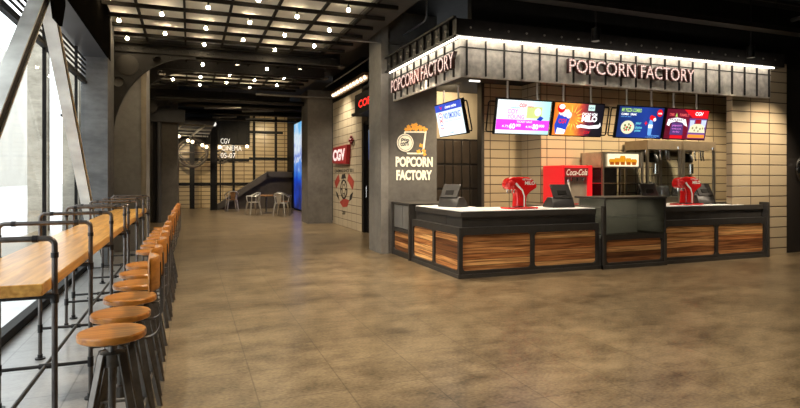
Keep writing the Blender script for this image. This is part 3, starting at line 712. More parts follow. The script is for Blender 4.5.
# ------------------------------------------------------------------ kiosk fascia
FX, FY, FZ0, FZ1 = 3.73, 7.37, 2.985, 3.42
FXR, FYB = 10.25, 10.28
fa = thing('kiosk_fascia', 'brushed metal fascia panels with lit top strip around the kiosk', 'fascia', (FX, FY, FZ0))
MB().box(FX, FX+.05, FY, FYB, FZ0, 3.55).build('side_panel', M['fascia'], fa, smooth=False)
MB().box(FX+.05, FXR, FY, FY+.05, FZ0, 3.55).build('front_panel', M['fascia'], fa, smooth=False)
MB().box(FX-.07, FXR, FY-.075, FY-.055, 3.535, 3.553).build('light_strip', M['led'], fa, smooth=False)
MB().box(FX-.075, FX-.055, FY-.05, FYB, 3.535, 3.553).build('light_strip', M['led'], fa, smooth=False)
rb = MB(); rb.box(FX, FXR, FY-.012, FY, FZ1-.01, FZ1+.008); rb.box(FX-.012, FX, FY, FYB, FZ1-.01, FZ1+.008)
x = FX+.10
while x < FXR: rb.box(x-.008, x+.008, FY-.03, FY, FZ0+.02, FZ1+.11); x += .318
y = FY+.2
while y < FYB: rb.box(FX-.03, FX, y-.008, y+.008, FZ0+.02, FZ1+.11); y += .318
rb.build('ribs', M['rib'], fa, smooth=False)
ub = thing('fascia_canopy', 'dark bolted steel canopy beam above the lit fascia', 'beam', (FX, FY, 3.55))
MB().box(FX-.13, FXR+.2, FY-.13, FY+.2, 3.555, 3.80).box(FX-.13, FX+.2, FY, FYB, 3.555, 3.80).build('canopy_beam', M['dark_steel'], ub, smooth=False)
bst = mat('bolt steel', (.16, .14, .12), .4, .7)
for i in range(21): MB().sphere((FX+.1+i*.318, FY-.135, 3.68), .018, 6).build('bolt', bst, ub)
for i in range(9): MB().sphere((FX-.135, FY+.2+i*.318, 3.68), .024, 6).build('bolt', bst, ub)
fl = MB()
for i in range(10): fl.box(FX-.17, FX-.13, FY+.05+i*.318, FY+.065+i*.318, 3.55, 3.82)
fl.box(FX-.18, FX-.13, FY-.13, FYB, 3.80, 3.83).box(FX-.18, FX-.13, FY-.13, FYB, 3.53, 3.555)
fl.build('stiffeners', M['dark_steel'], ub, smooth=False)
struct('ceiling_kiosk', MB().box(FX+.2, 14.9, FY+.2, 13, 3.62, 3.7), M['ceil_black'], 'black ceiling inside the kiosk', 'ceiling')
struct('wall_kiosk_upper', MB().box(FX+.25, 14.9, FY+.12, FY+.25, 3.7, 4.75), M['black'], 'black bulkhead above the kiosk fascia', 'wall')

# marquee letters
def dots(name, c, s):
    m, nt, b = nodes_of(name); b.inputs['Base Color'].default_value = (.08, .03, .025, 1)
    tc = nt.nodes.new('ShaderNodeTexCoord'); vo = nt.nodes.new('ShaderNodeTexVoronoi'); vo.inputs['Scale'].default_value = 26; vo.inputs['Randomness'].default_value = .2
    link(nt, tc.outputs['Object'], vo.inputs['Vector'])
    r = nt.nodes.new('ShaderNodeValToRGB'); e = r.color_ramp.elements; e[0].position = .28; e[0].color = c+(1,); e[1].position = .62; e[1].color = (.40, .16, .12, 1)
    link(nt, vo.outputs['Distance'], r.inputs['Fac']); link(nt, r.outputs['Color'], b.inputs['Emission Color']); b.inputs['Emission Strength'].default_value = s
    return m
M['letter_glow'] = dots('bulb letter face', (1, .78, .68), 1.0)
M['letter_side'] = mat('letter side dark red', (.05, .014, .010), .45)
def marquee(label, o, u, w, h):
    t = thing('marquee_sign', label, 'sign', o)
    o, u = V(o), V(u); v = V((0, 0, 1)); n = u.cross(v)
    for word, fa_, fb_ in (('POPCORN', 0., .51), ('FACTORY', .545, 1.)):
        p, ww = o+u*(w*fa_), w*(fb_-fa_)
        a = MB(); put_text(a, word, p+n*.036, u, v, ww, h, ext=.03, bold=.035); q = a.build('letter_bodies', M['letter_side'], t, smooth=False)
        a = MB(); put_text(a, word, p+n*.074+u*.008+v*.008, u, v, ww-.016, h-.016, bold=.002); a.build('letter_faces', M['letter_glow'], q, smooth=False)
    return t
marquee('bulb-lit marquee lettering on the long front of the fascia', (5.58, FY-.035, 3.14), (1, 0, 0), 2.64, .235)
marquee('bulb-lit marquee lettering on the short hall side of the fascia', (FX-.035, 10.1, 3.11), (0, -1, 0), 2.72, .245)

# downlights in front of the fascia
for i, x in enumerate((5.88, 9.24)):
    t = thing('pendant_downlight', 'small black cylinder downlight over the counter front, %s' % ('above the marquee letters' if i == 0 else 'above the right end of the fascia'), 'downlight', (x, 7.0, 3.60))
    MB().lathe([(.062, .0), (.066, .005), (.066, .2), (.02, .21), (.02, .23)], (x, 7.0, 3.60), n=18).build('housing', M['dark_steel'], t)
    MB().lathe([(0, .004), (.06, .004)], (x, 7.0, 3.60), n=18).build('lens', M['lens'], t)
    MB().cyl((x, 7.0, 3.8), (x, 7.0, 4.75), .012, n=8).build('stem', M['dark_steel'], t)

# ------------------------------------------------------------------ kiosk walls and pier
struct('wall_kiosk_back', MB().box(7.25, 15, 10.4, 10.6, 0, 3.62), M['tile_x'], 'beige block tile wall behind the popcorn machines', 'wall')
struct('wall_kiosk_recess', MB().box(6.22, 7.26, 11.15, 11.3, 0, 3.62), M['tile_x'], 'recessed strip of beige block tile left of the red dispenser', 'wall')
struct('wall_kiosk_step', MB().box(7.235, 7.25, 10.4, 11.15, 0, 3.62), M['tile_y'], 'narrow tile return between recess and back wall', 'wall')
struct('wall_kiosk_room', MB().box(4.4, 6.9, 12.6, 12.75, 0, 3.62), M['plaster'], 'warm plaster wall in the kiosk back room', 'wall')
struct('wall_kiosk_room_left', MB().box(4.5, 4.68, 11.05, 12.7, 0, 3.62), M['plaster'], 'side wall of the kiosk back room behind the logo pier', 'wall')
struct('wall_kiosk_jamb', MB().box(6.15, 6.22, 11.1, 11.3, 0, 3.62), M['counter_dark'], 'dark jamb at the edge of the tile recess', 'wall')
struct('column_tile_pier', MB().box(9.42, 10.88, 7.5, 7.62, 0, 3.85), M['tile_x'], 'beige block tile pier at the right end of the counter', 'column')
struct('wall_kiosk_right', MB().box(10.89, 14.9, 7.62, 7.75, 0, 4.75), mat('dark brown panel', (.022, .017, .013), .6), 'dark brown wall right of the tile pier', 'wall')
lc = thing('locker_cabinet', 'dark brown cabinet wall with rows of tall panels in the kiosk back room', 'cabinet', (6.0, 12.2, 0))
MB().box(4.78, 6.85, 12.12, 12.55, 0, 2.42).build('carcass', mat('locker frame', (.013, .009, .006), .6), lc, smooth=False)
pm = mat('locker panel', (.055, .038, .025), .5, var=.2, scale=3)
for r_ in range(4):
    for c_ in range(9):
        xa = 4.79+c_*.228+.02; za = .06+r_*.59
        MB().box(xa, xa+.19, 12.10, 12.13, za, za+.54, .008, 1).build('panel', pm, lc)
for i, (x, y, z) in enumerate(((4.95, 9.2, 3.27), (4.95, 8.0, 3.22))):
    tag(MB().box(x-.11, x+.11, y-.02, y+.02, z, z+.03, .006).build('tube_light', glow('cool tube', (1, .95, .85), 1.6)), 'slim white tube light inside the kiosk ceiling, %s' % ('farther from the counter corner' if i == 0 else 'over the counter corner'), 'light')

# ------------------------------------------------------------------ hanging menu screens
def screen(label, c, u, w, h, tilt, z_top, rods=True, loop=(True, False)):
    """tilted display; c is its centre, u its left-to-right direction; tilt leans the top out"""
    c, u = V(c), V(u).normalized(); up0 = V((0, 0, 1)); n0 = u.cross(up0)
    v = (up0*math.cos(tilt)+n0*math.sin(tilt)).normalized(); n = u.cross(v)
    t = thing('menu_screen', label, 'screen', c-v*h/2)
    MB().prism([(-w/2, -h/2), (w/2, -h/2), (w/2, h/2), (-w/2, h/2)], c-n*.06, u, v, .055, .004, 1).build('casing', M['black'], t, smooth=False)
    for s in (-.27, .27):
        p = c+u*(s*w)-n*.06+v*(h*.3); MB().bar(p, (p.x, p.y, z_top), .022, .022, up=(0, 1, 0)).build('hanging_rod', M['rod'], t, smooth=False)
    for s, on in ((-1, loop[0]), (1, loop[1])):
        if on:
            a = c+u*(s*w/2)-n*.04
            MB().tube([a+v*(h*.40), a+u*(s*.10)+v*(h*.40), a+u*(s*.12)+v*(h*.36), a+u*(s*.12)-v*(h*.40), a+u*(s*.10)-v*(h*.44), a-v*(h*.44)], .012, 6).build('side_loop', M['black'], t)
    return t, Board(c+n*.0, u, v, t), c, u, v, n
def display(S_, w, h, m):
    t, B, c, u, v, n = S_
    b = 0.018
    d = MB().prism([(-w/2+b, -h/2+b), (w/2-b, -h/2+b), (w/2-b, h/2-b), (-w/2+b, h/2-b)], c, u, v, .0)
    o = d.build('display', m, t, smooth=False)
    B.p = o; ORG[o.name] = ORG[t.name]
    return B
W_, H_ = 1.01, .56
ZR = 3.0
gw = glow('screen white', (.92, .97, 1.), 1.0)
wht = glow('screen white ink', (1, 1, 1), 1.15)
mag = glow('screen magenta', S(226, 70, 232), 1.1); redg = glow('screen red', S(226, 26, 36), 1.0); blu = glow('screen blue', S(40, 70, 190), 1.0)
cyan = glow('screen cyan', S(120, 214, 224), 1.0); yel = glow('screen lime', S(212, 222, 140), 1.0); pink = glow('screen pink', S(232, 130, 225), 1.0)
navy = glow('screen navy', S(28, 50, 120), 1.0); green = glow('screen green', S(170, 215, 110), 1.0); orange = glow('screen orange', S(240, 140, 50), 1.1)
maroon = glow('screen maroon', S(96, 14, 38), .9); purple = glow('screen purple', S(92, 62, 120), .9); cream_g = glow('screen cream', S(232, 226, 190), 1.0); sky = glow('screen sky', S(110, 170, 235), 1.0)
TL = .20
SY = 7.52
# 1 pale advert
s1 = screen('hanging screen with white and cyan card advert over a magenta band', (4.915, SY, 2.44), (1, 0, 0), W_, H_, TL, ZR, loop=(True, False))
B = display(s1, W_, H_, gradient_glow('advert backdrop', ((0, (.95, 1, 1)), (.6, (.80, .96, .97)), (1, (.42, .85, .86))), 'X', -.5, .5, 1.05))
B.rect('magenta_band', -.485, .485, -.205, -.04, mag, 1)
B.text('brand_lettering', [('CGV', -.10, .155, .14, .06, .03)], redg)
B.text('brand_caption', [('cinemas', .05, .16, .11, .025)], redg)
B.text('pink_lettering', [('COY', -.30, .05, .19, .075, .02), ('YOUNG', -.30, -.03, .31, .07, .02)], pink)
B.text('caption_lettering', [('members', -.25, .135, .16, .03), ], cyan)
B.rect('card_picture', .05, .33, -.01, .17, yel, 1); B.poly('card_disc', circ(.25, .09, .06), wht, 3); B.poly('card_cup', [(.24, -.03), (.30, .03), (.37, .0), (.32, -.05)], blu, 4)
B.text('price_lettering', [('TICKET SALE', -.12, -.085, .28, .03, .02), ('4.75', -.38, -.165, .12, .035), ('60', -.25, -.185, .11, .085, .04), ('000', -.13, -.15, .09, .045, .02), ('4.95', .05, -.165, .12, .035), ('80', .18, -.185, .11, .085, .04), ('000', .30, -.15, .10, .045, .02)], wht, 3)
# 2 chocolate drink
s2 = screen('hanging screen with orange burst, blue drink cup and white drink name', (5.965, SY, 2.44), (1, 0, 0), W_, H_, TL, ZR, loop=(False, True))
B = display(s2, W_, H_, gradient_glow('orange burst backdrop', ((0, S(225, 110, 30)), (.35, S(250, 160, 50)), (.55, S(190, 60, 50)), (.72, S(80, 20, 50)), (.8, S(18, 14, 24)), (1, S(14, 14, 26))), 'X', -.5, .5, 1.1, noise=.5, scale=5))
sb = MB()
for a in range(0, 360, 24):
    q = math.radians(a); sb.prism([(-.12+.10*math.cos(q), .02+.10*math.sin(q)), (-.12+.27*math.cos(q+.05), .02+.22*math.sin(q+.05)), (-.12+.10*math.cos(q+.16), .02+.10*math.sin(q+.16))], B.at(0, 0, 1), B.u, B.v, 0)
sb.build('burst_rays', glow('burst yellow', S(255, 205, 90), 1.2), B.p)
B.poly('drink_cup', [(-.40, .09), (-.17, .02), (-.25, -.24), (-.43, -.24), (-.46, -.10)], blu, 2)
B.poly('cup_base', [(-.40, -.14), (-.24, -.17), (-.26, -.245), (-.42, -.245)], wht, 3)
B.polys('whipped_top', [circ(-.35, .11, .05), circ(-.28, .10, .06), circ(-.20, .07, .055), circ(-.23, .12, .04)], glow('foam', S(250, 225, 215), 1.1), 3)
B.poly('round_badge', circ(-.36, .175, .075), redg, 4); B.poly('badge_cap', circ(-.35, .20, .04, sx=1.4), wht, 5)
B.text('cup_lettering', [('CGV', -.39, -.07, .16, .075, .03)], redg, 4)
B.text('drink_lettering', [('CACAO VON', .06, .07, .30, .05, .03), ('MILO', .06, -.03, .31, .10, .05)], wht, 3)
B.poly('ribbon', [(-.03, -.10), (.06, -.075), (.22, -.095), (.42, -.07), (.44, -.03), (.46, -.09), (.42, -.13), (.22, -.14), (.05, -.125), (-.01, -.14)], wht, 3)
B.rect('small_tag', .17, .30, .155, .25, glow('tag teal', S(190, 225, 215), 1.1), 2); B.text('tag_lettering', [('NEW', .185, .18, .10, .035)], navy, 3)
B.text('red_mark', [('CGV', .13, -.225, .12, .045, .02)], redg, 3)
# 3 pizza combo
s3 = screen('hanging navy screen with pizza and drink combo', (7.265, SY, 2.44), (1, 0, 0), W_, H_, TL, ZR, loop=(True, False))
B = display(s3, W_, H_, gradient_glow('navy backdrop', ((0, S(22, 44, 100)), (.6, S(32, 62, 150)), (1, S(22, 40, 105))), 'X', -.5, .5, 1.0))
B.text('headline_lettering', [('MY PIZZA COMBO', -.44, .17, .43, .065, .03)], green, 2)
B.text('subtitle_lettering', [('COMBO', -.44, .115, .16, .035, .03), ('DRINK', -.24, .115, .13, .035, .03)], wht, 2)
B.text('note_lettering', [('pizza and drink', -.44, .075, .22, .03)], sky, 2)
B.poly('pizza', circ(-.27, -.09, .115, sx=1.25), cream_g, 2); B.polys('pizza_topping', [circ(-.33, -.06, .022), circ(-.25, -.04, .02), circ(-.22, -.10, .024), circ(-.29, -.13, .022), circ(-.34, -.11, .018), circ(-.27, -.09, .018)], glow('herb', S(120, 130, 60), .9), 3)
B.polys('pizza_tomato', [circ(-.30, -.09, .016), circ(-.24, -.135, .016), circ(-.21, -.06, .016), circ(-.33, -.14, .014)], redg, 4)
B.text('side_lettering', [('your', -.11, -.05, .13, .05, .02, .2), ('choice', -.11, -.11, .15, .05, .02, .2), ('pizza', -.11, -.17, .13, .05, .02, .2)], cyan, 3)
B.polys('plus_mark', [[(.09, -.02), (.15, -.02), (.15, 0), (.09, 0)], [(.11, -.045), (.13, -.045), (.13, .025), (.11, .025)]], redg, 2)
B.poly('drink_bottle', [(.185, -.21), (.265, -.21), (.275, -.02), (.25, .06), (.20, .06), (.175, -.02)], sky, 2); B.rect('bottle_band', .18, .272, -.09, -.03, wht, 3)
B.polys('popcorn_top', [circ(.23, .09, .045), circ(.28, .075, .045)], redg, 3); B.poly('popcorn_white', circ(.30, .06, .03), wht, 4)
B.poly('round_logo', circ(.40, .175, .065), redg, 2); B.text('logo_lettering', [('cola', .355, .155, .09, .035, .03)], wht, 3)
B.text('footer_lettering', [('09.99 combo', .20, -.235, .25, .03, .02), ('terms', .14, -.255, .25, .014)], sky, 2)
# 4 maroon popcorn
s4 = screen('hanging maroon and red screen with framed popcorn bowl', (8.315, SY, 2.44), (1, 0, 0), W_, H_, TL, ZR, loop=(False, False))
B = display(s4, W_, H_, gradient_glow('maroon backdrop', ((0, S(96, 12, 36)), (.5, S(120, 16, 44)), (1, S(70, 16, 60))), 'X', -.5, .5, .95))
B.poly('red_header', [(-.10, .262), (.487, .262), (.487, .12), (.12, .12)], redg, 1)
B.text('brand_lettering', [('CGV', .17, .165, .19, .065, .03)], wht, 2)
[B.text('orange_lettering', [q], glow('coral', S(220, 90, 90), 1), 2) for q in (('COMBO', -.43, .14, .12, .05, .03), ('FAMILY', -.19, .14, .23, .05, .03))]; B.poly('tree_mark', [(-.29, .13), (-.24, .13), (-.265, .20)], green, 2)
B.poly('white_ribbon', [(-.46, -.02), (-.44, .08), (-.25, .115), (-.04, .09), (.02, -.04), (-.06, -.01), (-.10, .03), (-.25, .05), (-.38, .02), (-.40, -.04)], wht, 2)
B.text('ribbon_lettering', [('HOLIDAY', -.40, .055, .33, .04, .03)], maroon, 3)
B.poly('purple_block', [(-.37, -.19), (-.06, -.19), (-.08, .03), (-.35, .03)], purple, 1); B.text('block_lettering', [('popcorn', -.33, -.05, .22, .035), ('family pack', -.33, -.10, .22, .03), ('for four', -.30, -.15, .16, .03)], pink, 2)
B.rect('red_button', -.35, -.06, -.255, -.20, redg, 1)
B.poly('picture_panel', [(.05, -.24), (.47, -.24), (.47, .11), (.05, .11)], glow('panel lilac', S(120, 80, 150), .9), 2)
for q in ([(.08, -.06), (.17, -.06), (.18, .08), (.07, .08)], [(.35, -.04), (.45, -.04), (.46, .09), (.34, .09)]): B.poly('straw_cup_picture', q, glow('cup ice', S(200, 210, 235), 1), 3)
B.rect('red_box_picture', .20, .33, -.02, .10, glow('box red', S(170, 30, 40), .9), 3)
B.poly('popcorn_bowl', [(.06, -.14), (.46, -.14), (.42, -.02), (.33, .02), (.18, .015), (.09, -.03)], cream_g, 4)
B.polys('popcorn_shade', [circ(.15, -.06, .02), circ(.24, -.05, .022), (circ(.33, -.07, .02)), circ(.39, -.06, .018), circ(.2, -.1, .018), circ(.29, -.11, .018)], glow('popcorn shade', S(170, 160, 110), .8), 5)
B.rect('orange_foot', .06, .46, -.235, -.175, orange, 3)
# 5 no smoking, on the hall side
u5 = V((.55, -1., 0)).normalized()
s5 = screen('hanging white screen with blue NO SMOKING notice on the hall side', (4.10, 8.50, 2.48), (0, -1, 0), 1.03, .58, TL, ZR, loop=(False, True))
B = display(s5, 1.03, .58, glow('notice white', S(222, 238, 246), 1.05))
B.rect('blue_header', -.497, .497, .15, .272, glow('header blue', S(56, 78, 190), 1.), 1)
B.text('header_lettering', [('cinema notice', -.10, .185, .42, .05, .02)], wht, 2); B.poly('red_mark', [(-.33, .255), (-.26, .18), (-.19, .245), (-.25, .215)], redg, 2)
B.text('notice_lettering', [('NO SMOKING', -.20, .01, .62, .10, .015)], glow('notice blue', S(60, 90, 190), 1.), 2)
B.text('small_lettering', [('thank you for not smoking', -.18, -.045, .58, .028)], glow('notice grey', S(150, 165, 205), 1.), 2)
B.text('foot_lettering', [('cinema', -.06, -.24, .14, .03)], blu, 2)
mm = MB()
for cy in (.06, -.08): mm.mesh(plate_mesh([circ(0, 0, .075, sx=1.15), circ(0, 0, .055, sx=1.2)], 0), Matrix.Translation(B.at(-.33, cy, 2)) @ Matrix((B.u, B.v, B.n)).transposed().to_4x4())
mm.build('prohibition_ring', glow('ring red', S(232, 120, 130), 1.), B.p)
B.polys('prohibition_glyph', [[(-.37, .052), (-.29, .052), (-.29, .066), (-.37, .066)], [(-.37, -.088), (-.29, -.088), (-.29, -.074), (-.37, -.074)]], blu, 2)

# ------------------------------------------------------------------ till terminals
def terminal(label, x, y, rz, z=.99):
    """till with a wedge foot and a leaning screen; its back (towards +u local -y) faces the customer"""
    t = thing('till_terminal', label, 'till', (0, 0, 0))
    MB().prism([(-.17, 0), (.17, 0), (.17, .045), (.03, .20), (-.11, .20)], (-.235, 0, 0), (0, 1, 0), (0, 0, 1), .47, .008, 1).build('base', M['pos'], t)
    b = MB(); b.prism([(-.20, -.13), (.20, -.13), (.20, .15), (-.20, .15)], (0, -.05, .30), (1, 0, 0), (0, .42, .91), .035, .006, 1).build('monitor', M['pos'], t)
    MB().prism([(-.10, -.05), (.10, -.05), (.10, .05), (-.10, .05)], (0, -.075, .28), (1, 0, 0), (0, .42, .91), .03, .008, 1).build('hinge_cover', M['black'], t)
    MB().prism([(-.185, -.115), (.185, -.115), (.185, .135), (-.185, .135)], (0, -.048, .301), (1, 0, 0), (0, .42, .91), -.002).build('screen', M['screen_off'], t, smooth=False)
    t.location = (x, y, z); t.rotation_euler = (0, 0, rz); t.scale = (.92, .92, .86); return t
terminal('black till terminal on the hall side of the worktop below the notice screen', 4.22, 8.62, -1.15)
terminal('black till terminal between the first red drink tower and the display case', 5.83, 7.86, 0)
terminal('black till terminal right of the second red drink tower', 9.12, 7.92, 0)
bc_z = .92
# ------------------------------------------------------------------ red drink towers
def tower(label, x, y, z=.99):
    t = thing('drink_tower', label, 'drink dispenser', (0, 0, 0))
    prof = [(-.10, .01), (.10, .01), (.085, .10), (.10, .20), (.17, .27), (.285, .33), (.29, .38), (.21, .47), (.14, .505), (-.05, .515), (-.16, .51), (-.25, .48), (-.29, .41), (-.28, .34), (-.23, .30), (-.15, .315), (-.10, .29), (-.085, .2), (-.09, .1)]
    MB().prism(prof, (0, .085, 0), (1, 0, 0), (0, 0, 1), .17, .03, 3).build('body', M['red'], t)
    MB().prism(rrect(-.29, .29, -.14, .14, .05), (0, 0, 0), (1, 0, 0), (0, 1, 0), .025, .006, 1).build('base_plate', M['red'], t)
    MB().prism([(-.13, .40), (-.08, .345), (-.01, .29), (.025, .20), (.025, .03), (.045, .03), (.048, .2), (.012, .305), (-.06, .37), (-.105, .42)], (0, -.088, 0), (1, 0, 0), (0, 0, 1), .004).build('white_swoosh', M['white_paint'], t, smooth=False)
    MB().sphere((-.20, -.075, .395), .07, 14, (1, .7, 1)).build('knob', M['red'], t)
    for k in (-.24, -.18, -.12): MB().cyl((k, -.03, .315), (k, -.03, .255), .013, n=8).cyl((k, -.03, .30), (k, -.075, .31), .008, n=6).build('tap', M['chrome'], t)
    a = MB(); put_text(a, 'MILO', (.05, -.0875, .385), (1, 0, 0), (0, 0, 1), .19, .055, bold=.04)
    put_text(a, 'VIETNAM', (.0, -.0875, .455), (1, 0, 0), (0, 0, 1), .17, .03, bold=.02)
    a.build('lettering', M['white_paint'], t, smooth=False)
    MB().box(-.20, .0, -.12, -.02, .026, .04).build('drip_tray', M['chrome'], t, smooth=False)
    t.location = (x, y, z); return t
tower('glossy red drink tower on the white worktop beside the middle till', 4.99, 7.76)
tower('glossy red drink tower on the right counter run', 8.56, 7.74)

# ------------------------------------------------------------------ back counter and machines
bc = thing('back_counter', 'low dark back counter along the tile wall carrying the machines', 'counter', (9.3, 9.9, 0))
MB().box(6.7, 11.8, 9.55, 10.38, 0, .88).build('carcass', M['counter_dark'], bc, smooth=False)
MB().box(6.65, 11.85, 9.50, 10.39, .88, .92).build('top', M['stainless'], bc, smooth=False)
# red soda fountain
cf = thing('soda_fountain', 'red soda fountain with white script lettering on the back counter', 'soda fountain', (7.5, 9.9, bc_z))
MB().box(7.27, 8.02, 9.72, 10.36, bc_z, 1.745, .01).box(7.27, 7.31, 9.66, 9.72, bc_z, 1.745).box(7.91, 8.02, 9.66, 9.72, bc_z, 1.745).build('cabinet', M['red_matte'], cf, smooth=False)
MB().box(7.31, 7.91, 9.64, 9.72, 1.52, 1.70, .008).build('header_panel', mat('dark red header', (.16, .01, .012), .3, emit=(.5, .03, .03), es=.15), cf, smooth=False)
a = MB(); put_text(a, 'Coca-Cola', (7.34, 9.634, 1.535), (1, 0, 0), (0, 0, 1), .53, .13, bold=.015, shear=.35); a.build('lettering', M['white_paint'], cf, smooth=False)
MB().box(7.31, 7.91, 9.70, 9.725, bc_z+.02, 1.51).build('dispensing_recess', mat('recess grey', (.42, .37, .31), .35, .3, var=.15, scale=3), cf, smooth=False)
for x in (7.50, 7.64, 7.78): MB().cyl((x, 9.67, 1.49), (x, 9.67, 1.42), .02, n=8).build('nozzle', M['chrome'], cf)
bo = thing('glass_bottle', 'tall clear glass bottle standing before the red soda fountain', 'bottle', (7.2, 9.35, 0))
bo.location = (7.36, 9.60, bc_z); ORG[bo.name] = V(bo.location)
MB().lathe([(0, 0), (.045, 0), (.05, .02), (.05, .26), (.04, .34), (.022, .40), (.022, .50)], (7.36, 9.60, bc_z), n=16).build('glass', mat('bottle glass', (.75, .72, .66), .1, .0, var=.1, emit=(1, .9, .8), es=.05), bo)
MB().lathe([(0, .53), (.028, .53), (.028, .485)], (7.36, 9.60, bc_z), n=14).build('cap', M['chrome'], bo)
# warming cabinet
wc = thing('warming_cabinet', 'steel and glass warming cabinet with lit popcorn picture on top', 'warming cabinet', (8.8, 9.8, bc_z))
xa, xb, ya_, yb_ = 8.24, 9.36, 9.62, 10.3
for x in (xa+.02, xb-.02):
    for y in (ya_, yb_): MB().box(x-.02, x+.02, y-.02, y+.02, bc_z, 2.04).build('post', M['stainless'], wc, smooth=False)
MB().box(xa, xb, ya_, yb_, 1.70, 2.04).build('top_box', M['stainless'], wc, smooth=False)
MB().box(xa+.13, 9.21, ya_-.032, ya_-.022, 1.73, 2.0).build('picture_lightbox', glow('lightbox cream', S(240, 226, 190), .9), wc, smooth=False)
pc = MB()
for i, (x, h) in enumerate(((8.48, .13), (8.62, .15), (8.77, .20), (8.93, .15), (9.08, .13))):
    pc.prism([(-.055, 0), (.055, 0), (.085, h*.7), (.06, h), (-.06, h), (-.085, h*.7)], (x, ya_-.034, 1.76), (1, 0, 0), (0, 0, 1), 0)
pc.build('popcorn_picture', glow('popcorn yellow', S(205, 140, 25), .8), wc, smooth=False)
pc = MB()
for x in (8.48, 8.62, 8.77, 8.93, 9.08): pc.prism([(-.045, 0), (.045, 0), (.05, .06), (-.05, .06)], (x, ya_-.0345, 1.765), (1, 0, 0), (0, 0, 1), 0)
pc.build('cup_picture', glow('cup red brown', S(150, 70, 20), .8), wc, smooth=False)
MB().box(xa, xb, ya_, yb_, 1.355, 1.375).build('shelf', M['chrome'], wc, smooth=False)
MB().box(xa+.1, xa+.50, ya_+.12, yb_-.05, bc_z, 1.69, .01).build('dark_oven', mat('oven dark', (.05, .055, .062), .25, .3), wc, smooth=False)
MB().box(xa, xb, yb_-.02, yb_, bc_z, 1.7).build('back_glass', M['glass'], wc, smooth=False)
MB().box(xa, xb, ya_, yb_, bc_z, .98).build('base', M['stainless'], wc, smooth=False)
# popcorn machines
def popper(x0, x1, label):
    y0, y1 = 9.66, 10.32; zt = 2.12
    t = thing('popcorn_machine', label, 'popcorn machine', ((x0+x1)/2, 9.95, bc_z))
    for x in (x0+.025, x1-.025):
        for y in (y0, y1): MB().box(x-.025, x+.025, y-.025, y+.025, bc_z, zt).build('post', M['stainless'], t, smooth=False)
    MB().box(x0, x1, y0-.03, y1, zt, 2.32).build('header_box', mat('header bronze', (.34, .27, .19), .35, .6, var=.1), t, smooth=False)
    MB().box(x0, x1, y0, y1, bc_z, 1.05).build('base', M['stainless'], t, smooth=False)
    MB().box(x0+.05, x1-.05, y1-.012, y1, 1.05, zt).build('back_glass', M['glass'], t, smooth=False)
    xm = (x0+x1)/2-.15
    MB().lathe([(.16, 0), (.17, .06), (.15, .14), (.09, .20), (0, .215)], (xm, 9.9, 1.84), n=20).build('kettle', M['black'], t)
    MB().cyl((xm+.06, 9.80, 1.58), (xm+.06, 9.80, 1.80), .06, n=16).build('cylinder', M['chrome'], t)
    MB()  .lathe([(.22, 0), (.24, .04), (.20, .3), (.10, .34)], (xm-.05, 9.95, 1.05), n=20).build('hopper', mat('hopper steel', (.16, .16, .17), .25, .8), t)
    MB().lathe([(.16, 0), (.17, .04), (.12, .25)], (xm+.42, 9.95, 1.05), n=20).build('hopper', mat('hopper steel', (.16, .16, .17), .25, .8), t)
    for x in (xm-.18, xm+.24, xm+.42, xm+.5): MB().tube([(x, 9.85, 2.12), (x, 9.85, 1.98), (x+.03, 9.85, 1.88)], .018, 8).build('feed_pipe', M['chrome'], t)
    MB().box(x0+.05, x1-.05, y0-.005, y0+.003, 1.05, zt).build('front_glass', M['glass'], t, smooth=False)
    MB().cyl((x1-.12, y0-.05, zt+.02), (x1-.12, y0-.05, zt+.07), .02, n=8).build('knob', M['chrome'], t)
popper(9.50, 10.50, 'glass-fronted popcorn machine beside the warming cabinet')
popper(10.56, 11.56, 'glass-fronted popcorn machine farther right, behind the second red drink tower')
tt = terminal('black till terminal on the back of the counter behind the display case', 7.98, 8.12, 0)

# chrome wheel on the dark wall
wh = thing('wheel_ornament', 'perforated chrome wheel ornament on the dark wall at the right edge', 'ornament', (11.62, 7.6, 1.1))
MB().ring((11.62, 7.58, 1.66), .30, .045, (1, 0, 0), (0, 0, 1)).build('rim', M['chrome'], wh)
k = MB()
for a in range(12): q = 2*PI*a/12; k.cyl((11.62+.07*math.cos(q), 7.58, 1.66+.07*math.sin(q)), (11.62+.28*math.cos(q), 7.58, 1.66+.28*math.sin(q)), .016, n=8)
k.build('spokes', M['chrome'], wh)
MB().lathe([(.08, -.02), (.08, .03), (.04, .05), (0, .05)], (11.62, 7.58, 1.66), 'y', 16).build('hub', M['chrome'], wh)

# ------------------------------------------------------------------ hall right side
struct('column_hall_right', MB().box(3.53, 4.34, 17.75, 18.8, 0, 4.3), M['concrete_dark'], 'concrete column down the hall beside the tile wall', 'column')
struct('wall_hall_tile', MB().box(4.36, 4.7, 14.5, 17.75, 0, 3.9), M['tile_hall'], 'beige block tile wall with the red sign', 'wall')
struct('wall_hall_right', MB().box(4.52, 4.75, 11.05, 14.5, 0, 4.75), M['black'], 'black wall of the door recess behind the logo pier', 'wall')
struct('wall_hall_upper', MB().box(4.36, 4.7, 14.5, 17.75, 3.9, 4.75), M['black'], 'black strip above the tile wall', 'wall')
struct('wall_hall_far', MB().box(4.62, 4.8, 18.8, 28.6, -.1, 4.9), M['black'], 'dark wall behind the video screen', 'wall')
d1 = thing('door_1', 'dark glazed door beside the tile wall', 'door', (4.5, 13.9, 0), kind='structure')
MB().box(4.38, 4.52, 14.38, 14.5, 0, 2.95).box(4.40, 4.52, 11.2, 11.3, 0, 2.95).box(4.42, 4.52, 11.2, 14.5, 2.9, 3.0).build('door_frame', M['black'], d1, smooth=False)
MB().box(4.46, 4.51, 11.3, 14.38, 0, 2.9).build('door_leaf', mat('door dark', (.02, .018, .016), .25), d1, smooth=False)
